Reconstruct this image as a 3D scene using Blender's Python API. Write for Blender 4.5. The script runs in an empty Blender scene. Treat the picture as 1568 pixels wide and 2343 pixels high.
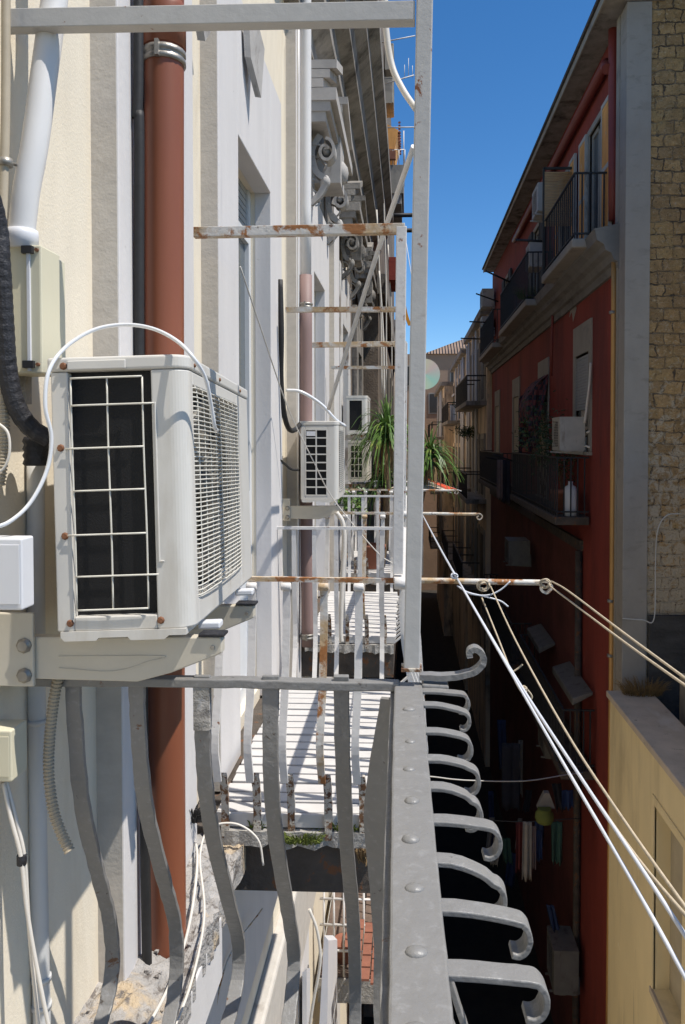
import bpy, bmesh, math, random
from mathutils import Vector, Matrix, Euler
R = math.radians
random.seed(7)
SC = bpy.context.scene
SKY_STR, SUN, EXPO, SKY_AIR, SKY_DUST, SKY_OZ, SKY_SAT = .12, 4.3, .42, .8, .0, 3.2, 1.26
COL = SC.collection
ZE = 12.0                                   # eye height above the street

# ------------------------------------------------------------------ camera
F, IW, IH = 1790.0, 1568.0, 2343.0          # focal length and picture size in measuring pixels
VPX, VPY = 935.0, 1010.0                    # where the street's direction vanishes
PITCH, YAW = R(1.46), R(2.4)
rot = Euler((R(90) - PITCH, 0, YAW), 'XYZ').to_matrix()
_y = rot.transposed() @ Vector((0, 1, 0))
CX0 = VPX - F * (_y.x / -_y.z)
CY0 = VPY + F * (_y.y / -_y.z)
cam = bpy.data.cameras.new('camera'); co = bpy.data.objects.new('camera', cam); COL.objects.link(co)
co.location = (0, 0, ZE); co.rotation_euler = (R(90) - PITCH, 0, YAW)
cam.sensor_fit = 'VERTICAL'; cam.sensor_height = 23.6; cam.sensor_width = 15.8
cam.lens = 23.6 * F / IH
cam.shift_x = (IW / 2 - CX0) / IH; cam.shift_y = (CY0 - IH / 2) / IH
cam.clip_start = 0.05; cam.clip_end = 2000
SC.camera = co

def P(x, y, d):
    """measured picture point at street distance d -> place in the alley (metres, z above street)"""
    v = rot @ Vector(((x - CX0) / F, -(y - CY0) / F, -1))
    v *= d / v.y
    return Vector((v.x, v.y, v.z + ZE))
def E(x, y, z): return Vector((x, y, z + ZE))   # z measured from the eye

# ------------------------------------------------------------------ materials
def nn(nt, t, **k):
    n = nt.nodes.new(t)
    for a, b in k.items():
        if a.startswith('i_'): n.inputs[a[2:].replace('_', ' ')].default_value = b
        else: setattr(n, a, b)
    return n
def noise(nt, vec, scale, detail=4, rough=.55, dist=0):
    n = nn(nt, 'ShaderNodeTexNoise'); n.inputs['Scale'].default_value = scale
    n.inputs['Detail'].default_value = detail; n.inputs['Roughness'].default_value = rough
    n.inputs['Distortion'].default_value = dist
    nt.links.new(vec, n.inputs['Vector']); return n.outputs['Fac']
def mapr(nt, fac, a, b, c=0, d=1):
    m = nn(nt, 'ShaderNodeMapRange'); m.inputs[1].default_value = a; m.inputs[2].default_value = b
    m.inputs[3].default_value = c; m.inputs[4].default_value = d
    nt.links.new(fac, m.inputs[0]); return m.outputs[0]
def mix(nt, fac, a, b):
    m = nn(nt, 'ShaderNodeMix', data_type='RGBA')
    for i, v in ((0, fac), (6, a), (7, b)):
        if hasattr(v, 'links') or hasattr(v, 'is_linked'): nt.links.new(v, m.inputs[i])
        elif i == 0: m.inputs[0].default_value = v
        else: m.inputs[i].default_value = (*v, 1)
    return m.outputs[2]
def mapping(nt, vec, s):
    m = nn(nt, 'ShaderNodeMapping'); m.inputs['Scale'].default_value = s
    nt.links.new(vec, m.inputs['Vector']); return m.outputs[0]
def M(name, col, rough=.75, var=.1, vs=5, bump=.15, bs=90, metal=0, spots=(), stretch=(1, 1, 1), bdist=.004, spec=.4, trans=0):
    m = bpy.data.materials.new(name); m.use_nodes = True; nt = m.node_tree; nt.nodes.clear()
    out = nn(nt, 'ShaderNodeOutputMaterial'); b = nn(nt, 'ShaderNodeBsdfPrincipled')
    nt.links.new(b.outputs[0], out.inputs[0])
    g = nn(nt, 'ShaderNodeNewGeometry').outputs['Position']
    v = mapping(nt, g, stretch)
    f = mapr(nt, noise(nt, v, vs, 6, .6), .3, .7)
    lo = tuple(c * (1 - var) for c in col); hi = tuple(min(1, c * (1 + var)) for c in col)
    c = mix(nt, f, lo, hi)
    rr = None
    for (sc, a, e, s, st) in spots:
        vv = mapping(nt, g, st) if st else g
        ff = mapr(nt, noise(nt, vv, s, 8, .65, .3), a, e)
        c = mix(nt, ff, c, sc)
    nt.links.new(c, b.inputs['Base Color'])
    b.inputs['Roughness'].default_value = rough; b.inputs['Metallic'].default_value = metal
    b.inputs['Specular IOR Level'].default_value = spec
    if trans: b.inputs['Transmission Weight'].default_value = trans
    if bump:
        bn = nn(nt, 'ShaderNodeBump'); bn.inputs['Strength'].default_value = bump; bn.inputs['Distance'].default_value = bdist
        nt.links.new(noise(nt, g, bs, 5, .6), bn.inputs['Height']); nt.links.new(bn.outputs[0], b.inputs['Normal'])
    return m
RUST = (.20, .075, .028); DRUST = (.09, .04, .022)
m_cream = M('cream_plaster', (.71, .635, .51), .9, .05, 9, .28, 150, bdist=.006, stretch=(1, 1, .3), spots=[((.58, .49, .36), .58, .75, 2.2, (1, 1, .25))])
m_lav = M('lavender_paint', (.61, .585, .57), .7, .05, 6, .35, 40, bdist=.003, stretch=(1, 1, .25), spots=[((.42, .41, .42), .6, .8, 5, (1, 1, .12)), ((.36, .33, .30), .69, .75, 16, None)])
m_corn = M('grey_cornice_render', (.19, .178, .16), .85, .15, 3, .5, 15, spots=[((.11, .10, .09), .54, .68, 2.5, (1, .4, 1)), ((.30, .28, .25), .66, .72, 6, None)])
m_tilef = M('old_floor_tiles', (.13, .09, .07), .85, .3, 7, .5, 9)
m_peel = M('peeling_paint', (.52, .50, .48), .85, .06, 5, .5, 40, spots=[((.22, .19, .16), .54, .6, 3.5, (1, 1, .4)), ((.60, .52, .40), .62, .68, 4, None)])
m_dull = M('dull_unit_enamel', (.42, .40, .36), .55, .1, 5, .1, 60, spots=[((.25, .22, .18), .56, .7, 6, (1, 1, .4))])  # mid-toned enamel with darker vertical streaks
m_dim = M('shade_dimmed_enamel', (.15, .14, .125), .7, .15, 5, .1, 60, spots=[((.08, .07, .06), .54, .68, 6, (1, 1, .4))])  # pale enamel darkened to paint in the alley's shade; random darker streaks
m_beige = M('beige_trim', (.50, .465, .42), .8, .08, 14, .4, 60, stretch=(1, 1, 1.6), spots=[((.33, .29, .25), .58, .72, 5, (1, 1, .3))])
m_old = M('weathered_stucco', (.25, .23, .205), .9, .25, 5, .8, 40, bdist=.01, spots=[((.055, .048, .04), .5, .68, 2.6, (1, 1, .35)), ((.33, .32, .31), .62, .72, 4, None)])
m_stain = M('stained_facade', (.17, .135, .105), .95, .35, 4, .9, 30, bdist=.015, spots=[((.04, .034, .028), .5, .62, 1.6, (1, 1, .25)), ((.36, .31, .26), .6, .7, 3, (1, 1, .4))])
m_orn = M('ornament_plaster', (.38, .36, .34), .85, .12, 8, .4, 60, spots=[((.16, .14, .12), .58, .72, 6, (1, 1, .5))])
m_gmetal = M('grey_iron_paint', (.20, .194, .186), .42, .05, 30, .7, 45, bdist=.004, spec=.5, spots=[((.24, .235, .23), .56, .66, 60, None), ((.07, .058, .05), .66, .70, 25, None), ((.13, .06, .03), .665, .69, 11, None)])
m_wmetal = M('white_iron_paint', (.64, .615, .585), .5, .06, 20, .35, 60, spots=[((.42, .38, .33), .62, .72, 14, None), (RUST, .655, .69, 12, None)])
m_wrust = M('rusty_white_iron', (.58, .56, .52), .6, .08, 20, .6, 60, spots=[((.46, .33, .19), .45, .60, 7, None), ((.30, .125, .04), .52, .58, 10, None), (DRUST, .62, .68, 30, None)])
m_vrust = M('rust_worn_iron', (.46, .42, .36), .8, .15, 20, .9, 70, spots=[((.17, .085, .04), .50, .56, 28, None), (DRUST, .55, .60, 50, None)])
m_bar1 = M('grey_post_paint', (.44, .43, .415), .45, .05, 18, .2, 60, spots=[(RUST, .66, .69, 16, None), ((.36, .33, .3), .66, .74, 9, None)])
m_white = M('white_slat', (.53, .51, .49), .6, .07, 7, .15, 40, spots=[((.52, .47, .43), .6, .75, 8, (.3, 2, 1))])
m_acw = M('outdoor_unit_enamel', (.59, .565, .52), .4, .03, 10, .04, 200, spec=.5, spots=[((.47, .43, .37), .54, .74, 7, (1, 1, .25)), ((.30, .24, .18), .68, .74, 20, (1, 1, .3))])
m_acy = M('aged_unit_enamel', (.52, .49, .42), .5, .05, 10, .05, 200, spots=[((.36, .32, .25), .6, .75, 6, (1, 1, .4))])
m_coil = M('black_coil', (.006, .006, .007), .5, .3, 40, .5, 260, stretch=(20, 1, .3), spec=.3)
m_void = M('dark_cavity', (.045, .042, .04), .7, .3, 8, 0)
m_fins = M('condenser_fins', (.16, .15, .13), .5, .3, 30, .4, 200, stretch=(1, 8, 1))
m_wire = M('guard_wire', (.62, .59, .52), .5, .1, 20, 0)
m_screw = M('rusty_screw', (.20, .085, .04), .7, .3, 90, .3, 200)
m_brack = M('cream_bracket_paint', (.54, .49, .40), .5, .05, 6, .08, 80, spots=[((.38, .25, .12), .64, .76, 7, None)])
m_brown = M('brown_drainpipe', (.225, .073, .036), .42, .07, 4, .05, 60, stretch=(2, 2, .3), spots=[((.33, .24, .2), .735, .77, 26, None)])
m_mauve = M('mauve_drainpipe', (.24, .16, .145), .6, .1, 4, .1, 60, stretch=(2, 2, .4))
m_wpipe = M('white_pipe', (.66, .645, .63), .45, .04, 5, .05, 60)
m_gpipe = M('grey_pipe', (.52, .515, .50), .5, .06, 5, .1, 60, stretch=(1, 1, .3))
m_zinc = M('zinc_clamp', (.30, .28, .25), .45, .15, 40, .2, 100, metal=.6)
m_black = M('black_tape', (.018, .018, .022), .55, .4, 60, .9, 60, bdist=.006)
m_cable = M('black_cable', (.02, .019, .019), .6, .2, 40, .2, 100)
m_wcable = M('white_cable', (.62, .58, .52), .55, .05, 10, .05, 100)
m_tube = M('clear_hose', (.68, .69, .71), .25, .03, 10, 0, spec=.6)
m_corr = M('corrugated_beige', (.40, .34, .25), .6, .1, 10, .1, 100)
m_box = M('cream_box_plastic', (.60, .56, .42), .5, .03, 6, .05, 100)
m_wbox = M('white_box_plastic', (.66, .66, .68), .4, .03, 6, .03, 100)
m_conc = M('concrete', (.36, .34, .31), .95, .2, 7, 1, 25, bdist=.02, spots=[((.20, .185, .17), .5, .66, 7, None), ((.52, .50, .48), .6, .7, 11, None)])
m_dconc = M('dark_concrete', (.085, .07, .058), .95, .3, 7, .9, 30, bdist=.012, spots=[((.17, .075, .035), .57, .63, 14, None), ((.11, .10, .09), .64, .7, 5, None)])  # dark brown-grey concrete with rust and grey spots
m_debris = M('broken_plaster', (.36, .34, .32), .95, .2, 14, 1, 45, bdist=.02, spots=[((.48, .38, .26), .56, .64, 4, None), ((.17, .15, .135), .55, .62, 16, None), ((.22, .10, .065), .66, .70, 22, None)])
m_red = M('red_facade', (.24, .040, .027), .85, .18, 1.2, .5, 12, bdist=.01, stretch=(1, 1, .35), spots=[((.15, .030, .024), .5, .66, .8, (1, 1, .25)), ((.30, .075, .055), .62, .72, 2.5, (1, 1, .5)), ((.09, .03, .025), .64, .7, 5, (1, 1, .15))])
m_redp = M('red_pipe', (.20, .04, .03), .5, .08, 3, .05, 30)
m_ggrey = M('grey_render', (.30, .275, .245), .8, .10, 2.5, .5, 15, bdist=.01, stretch=(1, 1, .6), spots=[((.23, .21, .185), .55, .7, 3, (1, 1, 2.5)), ((.30, .30, .30), .69, .75, 5, (2, 1, 1))])
m_gtrim = M('grey_trim', (.31, .28, .235), .8, .12, 3, .3, 15, stretch=(1, 1, .5), spots=[((.17, .16, .15), .56, .72, 2, None)])
m_dark = M('shade_darkened_red', (.13, .036, .028), .95, .3, 1.5, .4, 10, bdist=.02)  # darker copy of the facade red, with the alley's shade painted in
m_iron = M('black_iron', (.022, .022, .024), .6, .2, 10, .2, 60)
m_ochre = M('ochre_pipe', (.50, .27, .09), .4, .08, 3, .05, 30, metal=.25)
m_yel = M('yellow_plaster', (.80, .65, .38), .9, .06, 2, .4, 60, bdist=.004, stretch=(1, 1, .4), spots=[((.60, .48, .28), .52, .68, 1.5, (1, 1, .2)), ((.40, .32, .2), .64, .72, 4, (1, 1, .08)), ((.88, .76, .52), .66, .72, 3, None)])
m_cop = M('coping_stone', (.52, .43, .34), .95, .15, 3, .6, 30, bdist=.01, spots=[((.58, .52, .45), .56, .68, 2, (1, .35, 1)), ((.24, .21, .17), .62, .7, 9, None)])
m_tarp = M('bitumen_wall', (.055, .055, .057), .8, .35, 3, .8, 15, bdist=.03, stretch=(1, 1, 3), spots=[((.20, .20, .20), .64, .72, 2.5, (1, 1, 2.5))])
m_pale = M('pale_old_facade', (.78, .62, .45), .9, .2, .8, .5, 6, bdist=.03, stretch=(1, 1, .3), spots=[((.20, .165, .13), .5, .64, .7, (1, 1, .25)), ((.28, .26, .24), .58, .66, 2, (1, 1, .5))])
m_pale2 = M('grey_old_facade', (.64, .53, .40), .9, .2, .8, .5, 6, bdist=.03, stretch=(1, 1, .3), spots=[((.12, .105, .09), .52, .66, .9, (1, 1, .25))])
m_brownw = M('brown_end_wall', (.34, .225, .15), .9, .12, .5, .4, 5, bdist=.03)
m_glass = M('window_glass', (.10, .115, .12), .08, .05, 2, 0, spec=.8)
m_alum = M('aluminium_frame', (.60, .61, .62), .4, .04, 8, .02, 100)
m_shut = M('roller_shutter', (.30, .31, .31), .6, .1, 5, .1, 60)
m_beish = M('beige_shutter', (.42, .36, .26), .7, .1, 3, .1, 60)
m_wood = M('worn_wood_shutter', (.78, .38, .11), .75, .25, 5, .4, 30, stretch=(1, 1, .25), spots=[((.60, .52, .42), .66, .72, 4, (1, 1, .4))])
m_dwood = M('dark_shutter', (.04, .038, .034), .7, .2, 5, .2, 30)
m_bamb = M('bamboo_screen', (.46, .30, .15), .8, .25, 9, .3, 40, stretch=(.3, .3, 6))
m_leaf = M('strap_leaf', (.075, .145, .028), .45, .4, 9, .1, 60, spots=[((.26, .29, .06), .55, .7, 7, None)])
m_dleaf = M('dark_leaf', (.035, .065, .02), .6, .4, 6, 0)
m_dry = M('dry_weed', (.24, .15, .06), .9, .4, 20, 0)
m_deadl = M('dead_leaf', (.20, .13, .06), .9, .4, 20, 0)
m_moss = M('moss', (.13, .16, .03), .95, .4, 30, 0)
m_bark = M('bark', (.14, .10, .065), .9, .3, 20, .8, 60)
m_terra = M('terracotta', (.24, .095, .06), .85, .2, 8, .3, 60)
m_ump = M('red_parasol_cloth', (.62, .085, .035), .8, .1, 4, .1, 30, spots=[((.75, .70, .62), .585, .6, 6, None)])
m_umpw = M('parasol_cream_cloth', (.66, .55, .42), .8, .1, 4, .1, 30)
m_street = M('basalt_paving', (.03, .024, .018), .95, .3, 3, .5, 5, bdist=.02)
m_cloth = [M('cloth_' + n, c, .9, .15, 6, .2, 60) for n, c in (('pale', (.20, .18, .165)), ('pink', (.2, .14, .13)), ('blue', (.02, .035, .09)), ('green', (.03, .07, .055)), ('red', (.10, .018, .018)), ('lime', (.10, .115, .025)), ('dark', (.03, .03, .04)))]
m_cord = M('tan_cord', (.47, .39, .28), .8, .15, 60, .3, 300)
m_pcord = M('white_plastic_cord', (.60, .62, .67), .35, .03, 20, 0)

def plaid():
    m = M('plaid_cloth', (.05, .03, .04), .9, .1, 6, .1, 60); nt = m.node_tree
    b = [n for n in nt.nodes if n.type == 'BSDF_PRINCIPLED'][0]
    g = nn(nt, 'ShaderNodeNewGeometry').outputs['Position']
    c = nn(nt, 'ShaderNodeTexChecker'); c.inputs['Scale'].default_value = 9
    c.inputs[1].default_value = (.16, .05, .05, 1); c.inputs[2].default_value = (.035, .035, .05, 1)
    nt.links.new(g, c.inputs[0]); nt.links.new(c.outputs[0], b.inputs['Base Color']); return m
m_plaid = plaid()
def tuff():
    m = bpy.data.materials.new('tuff_blocks'); m.use_nodes = True; nt = m.node_tree; nt.nodes.clear()
    out = nn(nt, 'ShaderNodeOutputMaterial'); b = nn(nt, 'ShaderNodeBsdfPrincipled'); nt.links.new(b.outputs[0], out.inputs[0])
    g = nn(nt, 'ShaderNodeNewGeometry').outputs['Position']
    sp = nn(nt, 'ShaderNodeSeparateXYZ'); nt.links.new(g, sp.inputs[0])
    cb = nn(nt, 'ShaderNodeCombineXYZ'); nt.links.new(sp.outputs[0], cb.inputs[0]); nt.links.new(sp.outputs[2], cb.inputs[1])
    nz = nn(nt, 'ShaderNodeTexNoise'); nz.inputs['Scale'].default_value = 11; nz.inputs['Detail'].default_value = 5; nt.links.new(g, nz.inputs['Vector'])
    sb = nn(nt, 'ShaderNodeVectorMath', operation='MULTIPLY_ADD'); sb.inputs[1].default_value = (.10, .07, 0)
    nt.links.new(nz.outputs['Color'], sb.inputs[0])
    n2 = nn(nt, 'ShaderNodeTexNoise'); n2.inputs['Scale'].default_value = 1.3; n2.inputs['Detail'].default_value = 2; nt.links.new(g, n2.inputs['Vector'])
    s2 = nn(nt, 'ShaderNodeVectorMath', operation='MULTIPLY_ADD'); s2.inputs[1].default_value = (.22, .12, 0); nt.links.new(n2.outputs['Color'], s2.inputs[0]); nt.links.new(cb.outputs[0], s2.inputs[2]); nt.links.new(s2.outputs[0], sb.inputs[2])
    br = nn(nt, 'ShaderNodeTexBrick'); nt.links.new(sb.outputs[0], br.inputs['Vector'])
    br.inputs['Scale'].default_value = 1; br.inputs['Brick Width'].default_value = .245; br.inputs['Row Height'].default_value = .17
    br.inputs['Mortar Size'].default_value = .012; br.inputs['Mortar Smooth'].default_value = .5; br.inputs['Bias'].default_value = 0
    br.offset = .43; br.inputs['Color1'].default_value = (.66, .43, .20, 1); br.inputs['Color2'].default_value = (.38, .255, .135, 1)
    br.inputs['Mortar'].default_value = (.26, .21, .15, 1)
    nf = noise(nt, g, 9, 9, .7)
    c = mix(nt, mapr(nt, nf, .35, .7), br.outputs['Color'], (.30, .195, .085))
    c = mix(nt, mapr(nt, noise(nt, g, 2.3, 5, .6), .56, .64), c, (.46, .31, .14))
    cr = nn(nt, 'ShaderNodeMath', operation='MULTIPLY'); nt.links.new(mapr(nt, br.outputs['Fac'], .35, .8), cr.inputs[0]); nt.links.new(mapr(nt, noise(nt, g, 3.5, 4, .6), .46, .56), cr.inputs[1])
    c = mix(nt, cr.outputs[0], c, (.11, .08, .055))  # crevice shade painted into the joints, where bump hardly shows
    c = mix(nt, mapr(nt, noise(nt, mapping(nt, g, (1, 1, 2.2)), 17, 8, .75, .8), .55, .66), c, (.62, .50, .33))
    # smeared old mortar, thickest low on the wall
    zr = mapr(nt, sp.outputs[2], ZE + 2.2, ZE - 2.0, -.10, .12)
    ad = nn(nt, 'ShaderNodeMath', operation='ADD'); nt.links.new(noise(nt, g, 8, 9, .72, .6), ad.inputs[0]); nt.links.new(zr, ad.inputs[1])
    mm = mapr(nt, ad.outputs[0], .50, .58)
    c = mix(nt, mm, c, (.52, .44, .33))
    c = mix(nt, mapr(nt, noise(nt, g, 24, 7, .75), .57, .66), c, (.10, .075, .05))  # small dark pits, also painted crevice shade
    nt.links.new(c, b.inputs['Base Color']); b.inputs['Roughness'].default_value = .95
    h = nn(nt, 'ShaderNodeMath', operation='MULTIPLY_ADD'); h.inputs[1].default_value = -.8
    nt.links.new(br.outputs['Fac'], h.inputs[0]); nt.links.new(noise(nt, g, 14, 8, .7), h.inputs[2])
    bp = nn(nt, 'ShaderNodeBump'); bp.inputs['Strength'].default_value = 1; bp.inputs['Distance'].default_value = .07
    nt.links.new(h.outputs[0], bp.inputs['Height']); nt.links.new(bp.outputs[0], b.inputs['Normal'])
    return m
m_tuff = tuff()
def tiles():
    m = M('roof_tiles', (.29, .20, .145), .9, .2, 1, 0); nt = m.node_tree
    b = [n for n in nt.nodes if n.type == 'BSDF_PRINCIPLED'][0]
    g = nn(nt, 'ShaderNodeNewGeometry').outputs['Position']
    w = nn(nt, 'ShaderNodeTexWave'); w.bands_direction = 'X'; w.inputs['Scale'].default_value = 1.3; nt.links.new(g, w.inputs['Vector'])
    bp = nn(nt, 'ShaderNodeBump'); bp.inputs['Distance'].default_value = .2; nt.links.new(w.outputs['Fac'], bp.inputs['Height']); nt.links.new(bp.outputs[0], b.inputs['Normal'])
    return m
m_tiles = tiles()
def cdmat():  # rainbow sheen painted as fixed tints around the disc
    m = M('painted_sheen_disc', (.55, .58, .5), .3, .05, 5, 0, metal=.25); nt = m.node_tree
    b = [n for n in nt.nodes if n.type == 'BSDF_PRINCIPLED'][0]
    t = nn(nt, 'ShaderNodeTexCoord').outputs['Object']
    gr = nn(nt, 'ShaderNodeTexGradient', gradient_type='RADIAL'); 
    mp = nn(nt, 'ShaderNodeMapping'); mp.inputs['Rotation'].default_value = (R(90), 0, 0); nt.links.new(t, mp.inputs[0]); nt.links.new(mp.outputs[0], gr.inputs[0])
    rp = nn(nt, 'ShaderNodeValToRGB'); e = rp.color_ramp.elements
    e[0].color = (.52, .66, .44, 1); e[1].color = (.52, .66, .44, 1)
    for p, c in ((.2, (.72, .68, .42, 1)), (.4, (.70, .52, .45, 1)), (.6, (.42, .66, .52, 1)), (.8, (.72, .70, .45, 1))):
        k = e.new(p); k.color = c
    nt.links.new(gr.outputs[0], rp.inputs[0]); nt.links.new(rp.outputs[0], b.inputs['Base Color']); return m
m_cd = cdmat()

# ------------------------------------------------------------------ mesh builder
def smoothpts(pts, n=6):
    pts = [Vector(p) for p in pts]
    if len(pts) < 3: return pts
    q = [2 * pts[0] - pts[1]] + pts + [2 * pts[-1] - pts[-2]]
    out = []
    for i in range(1, len(q) - 2):
        a, b, c, d = q[i - 1], q[i], q[i + 1], q[i + 2]
        for k in range(n):
            t = k / n
            out.append(.5 * ((2 * b) + (c - a) * t + (2 * a - 5 * b + 4 * c - d) * t * t + (3 * b - a - 3 * c + d) * t ** 3))
    out.append(pts[-1]); return out
class MB:
    def __init__(s): s.bm = bmesh.new()
    def hexa(s, pts):
        v = [s.bm.verts.new(p) for p in pts]
        for f in ((0, 3, 2, 1), (4, 5, 6, 7), (0, 1, 5, 4), (1, 2, 6, 5), (2, 3, 7, 6), (3, 0, 4, 7)):
            s.bm.faces.new([v[i] for i in f])
        return s
    def box(s, x0, x1, y0, y1, z0, z1):        # z from the street
        return s.hexa([(x0, y0, z0), (x1, y0, z0), (x1, y1, z0), (x0, y1, z0), (x0, y0, z1), (x1, y0, z1), (x1, y1, z1), (x0, y1, z1)])
    def ebox(s, x0, x1, y0, y1, z0, z1): return s.box(x0, x1, y0, y1, z0 + ZE, z1 + ZE)
    def bar(s, a, b, w, h, up=(0, 0, 1)):       # square bar from a to b
        a, b = Vector(a), Vector(b); t = (b - a).normalized(); u = Vector(up)
        if abs(t.dot(u)) > .95: u = Vector((0, 1, 0))
        r = t.cross(u).normalized(); u = r.cross(t)
        return s.hexa([a - r * w / 2 - u * h / 2, a + r * w / 2 - u * h / 2, b + r * w / 2 - u * h / 2, b - r * w / 2 - u * h / 2,
                       a - r * w / 2 + u * h / 2, a + r * w / 2 + u * h / 2, b + r * w / 2 + u * h / 2, b - r * w / 2 + u * h / 2])
    def tube(s, pts, r, n=10, sm=6, caps=True, ripple=None):
        pts = smoothpts(pts, sm) if sm else [Vector(p) for p in pts]
        if ripple:                              # (pitch, depth) corrugation
            L = [0]
            for i in range(1, len(pts)): L.append(L[-1] + (pts[i] - pts[i - 1]).length)
            m = max(2, int(L[-1] / ripple[0] * 4)); q = []; j = 0
            for i in range(m + 1):
                t = L[-1] * i / m
                while j < len(L) - 2 and L[j + 1] < t: j += 1
                q.append(pts[j].lerp(pts[j + 1], (t - L[j]) / max(1e-9, L[j + 1] - L[j])))
            pts = q
        t0 = (pts[1] - pts[0]).normalized()
        u = t0.orthogonal().normalized(); rings = []
        for i, p in enumerate(pts):
            t = (pts[min(i + 1, len(pts) - 1)] - pts[max(i - 1, 0)]).normalized()
            u = (u - t * u.dot(t)).normalized(); w = t.cross(u)
            rr = r[0] + (r[1] - r[0]) * i / (len(pts) - 1) if isinstance(r, tuple) else r
            if ripple and (i // 2) % 2: rr -= ripple[1]
            rings.append([s.bm.verts.new(p + (u * math.cos(2 * math.pi * k / n) + w * math.sin(2 * math.pi * k / n)) * rr) for k in range(n)])
        for a, b in zip(rings, rings[1:]):
            for k in range(n):
                f = s.bm.faces.new((a[k], a[(k + 1) % n], b[(k + 1) % n], b[k])); f.smooth = not ripple
        if caps:
            s.bm.faces.new(rings[0][::-1]); s.bm.faces.new(rings[-1])
        return s
    def strip(s, pts, width, th, sm=5, taper=1.0, jit=0, side=None):
        """flat bar swept along pts; width is a vector (the broad direction)"""
        pts = smoothpts(pts, sm) if sm else [Vector(p) for p in pts]
        W = Vector(width); rings = []
        for i, p in enumerate(pts):
            t = (pts[min(i + 1, len(pts) - 1)] - pts[max(i - 1, 0)]).normalized()
            nrm = t.cross(W).normalized() * th / 2
            k = 1 + (taper - 1) * i / (len(pts) - 1)
            w = W * .5 * k * (1 + random.uniform(-jit, jit)); jj = nrm * random.uniform(-jit, jit) * 2
            rings.append([s.bm.verts.new(p + jj + q) for q in (-w - nrm, w - nrm, w + nrm, -w + nrm)])
        for a, b in zip(rings, rings[1:]):
            for k in range(4):
                f = s.bm.faces.new((a[k], a[(k + 1) % 4], b[(k + 1) % 4], b[k])); f.smooth = False
        s.bm.faces.new(rings[0][::-1]); s.bm.faces.new(rings[-1]); return s
    def prism(s, poly, vec):                    # polygon (3D points) extruded by vec
        a = [s.bm.verts.new(p) for p in poly]; b = [s.bm.verts.new(Vector(p) + Vector(vec)) for p in poly]
        n = len(a); s.bm.faces.new(a); s.bm.faces.new(b[::-1])
        for i in range(n): s.bm.faces.new((a[i], b[i], b[(i + 1) % n], a[(i + 1) % n]))
        return s
    def lathe(s, c, prof, n=16, axis='z', smooth=True):
        c = Vector(c); rings = []
        for r, h in prof:
            ring = []
            for k in range(n):
                a = 2 * math.pi * k / n; u, w = r * math.cos(a), r * math.sin(a)
                q = {'z': (u, w, h), 'y': (u, h, w), 'x': (h, u, w)}[axis]
                ring.append(s.bm.verts.new(c + Vector(q)))
            rings.append(ring)
        for a, b in zip(rings, rings[1:]):
            for k in range(n):
                f = s.bm.faces.new((a[k], a[(k + 1) % n], b[(k + 1) % n], b[k])); f.smooth = smooth
        s.bm.faces.new(rings[0][::-1]); s.bm.faces.new(rings[-1]); return s
    def sphere(s, c, r, sq=(1, 1, 1), seg=10):
        g = bmesh.ops.create_uvsphere(s.bm, u_segments=seg, v_segments=max(4, seg // 2), radius=r)
        for v in g['verts']: v.co = Vector((v.co.x * sq[0], v.co.y * sq[1], v.co.z * sq[2])) + Vector(c)
        for f in {f for v in g['verts'] for f in v.link_faces}: f.smooth = True
        return s
    def quad(s, a, b, c, d): s.bm.faces.new([s.bm.verts.new(p) for p in (a, b, c, d)]); return s
    def build(s, name, mat, parent=None, loc=None, local=False, bevel=0, seg=2):
        bm = s.bm
        if parent is not None: o0 = Vector((0, 0, 0)) if local else world_loc(parent)
        elif loc is not None: o0 = Vector(loc)
        else:
            n = len(bm.verts); c = sum((v.co for v in bm.verts), Vector()) / n
            o0 = Vector((c.x, c.y, min(v.co.z for v in bm.verts)))
        for v in bm.verts: v.co -= o0
        bmesh.ops.recalc_face_normals(bm, faces=bm.faces[:])
        me = bpy.data.meshes.new(name); bm.to_mesh(me); bm.free(); me.materials.append(mat)
        o = bpy.data.objects.new(name, me); COL.objects.link(o)
        if parent is not None: o.parent = parent
        else: o.location = o0
        if bevel:
            b = o.modifiers.new('bevel', 'BEVEL'); b.width = bevel; b.segments = seg; b.limit_method = 'ANGLE'; b.angle_limit = R(35)
            b.harden_normals = False
        return o
def world_loc(o):
    v = Vector(o.location)
    while o.parent: o = o.parent; v += Vector(o.location)
    return v
def tag(o, label, cat, group=None, kind=None):
    if label: o['label'] = label
    if cat: o['category'] = cat
    if group: o['group'] = group
    if kind: o['kind'] = kind
    return o
def thing(name, label, cat, loc, rotz=0, group=None, rot=None):
    o = bpy.data.objects.new(name, None); COL.objects.link(o); o.empty_display_size = .1
    o.location = loc; o.rotation_euler = rot if rot else (0, 0, rotz)
    return tag(o, label, cat, group)
def copy_tree(o, parent=None):
    c = o.copy(); COL.objects.link(c); c.parent = parent
    for ch in list(o.children): copy_tree(ch, c)
    return c
def rnd(a, b): return random.uniform(a, b)
# ================================================================== SETTING
g = MB().box(-150, 150, -60, 300, -.4, 0).build('ground', m_street); g['kind'] = 'structure'

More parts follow.
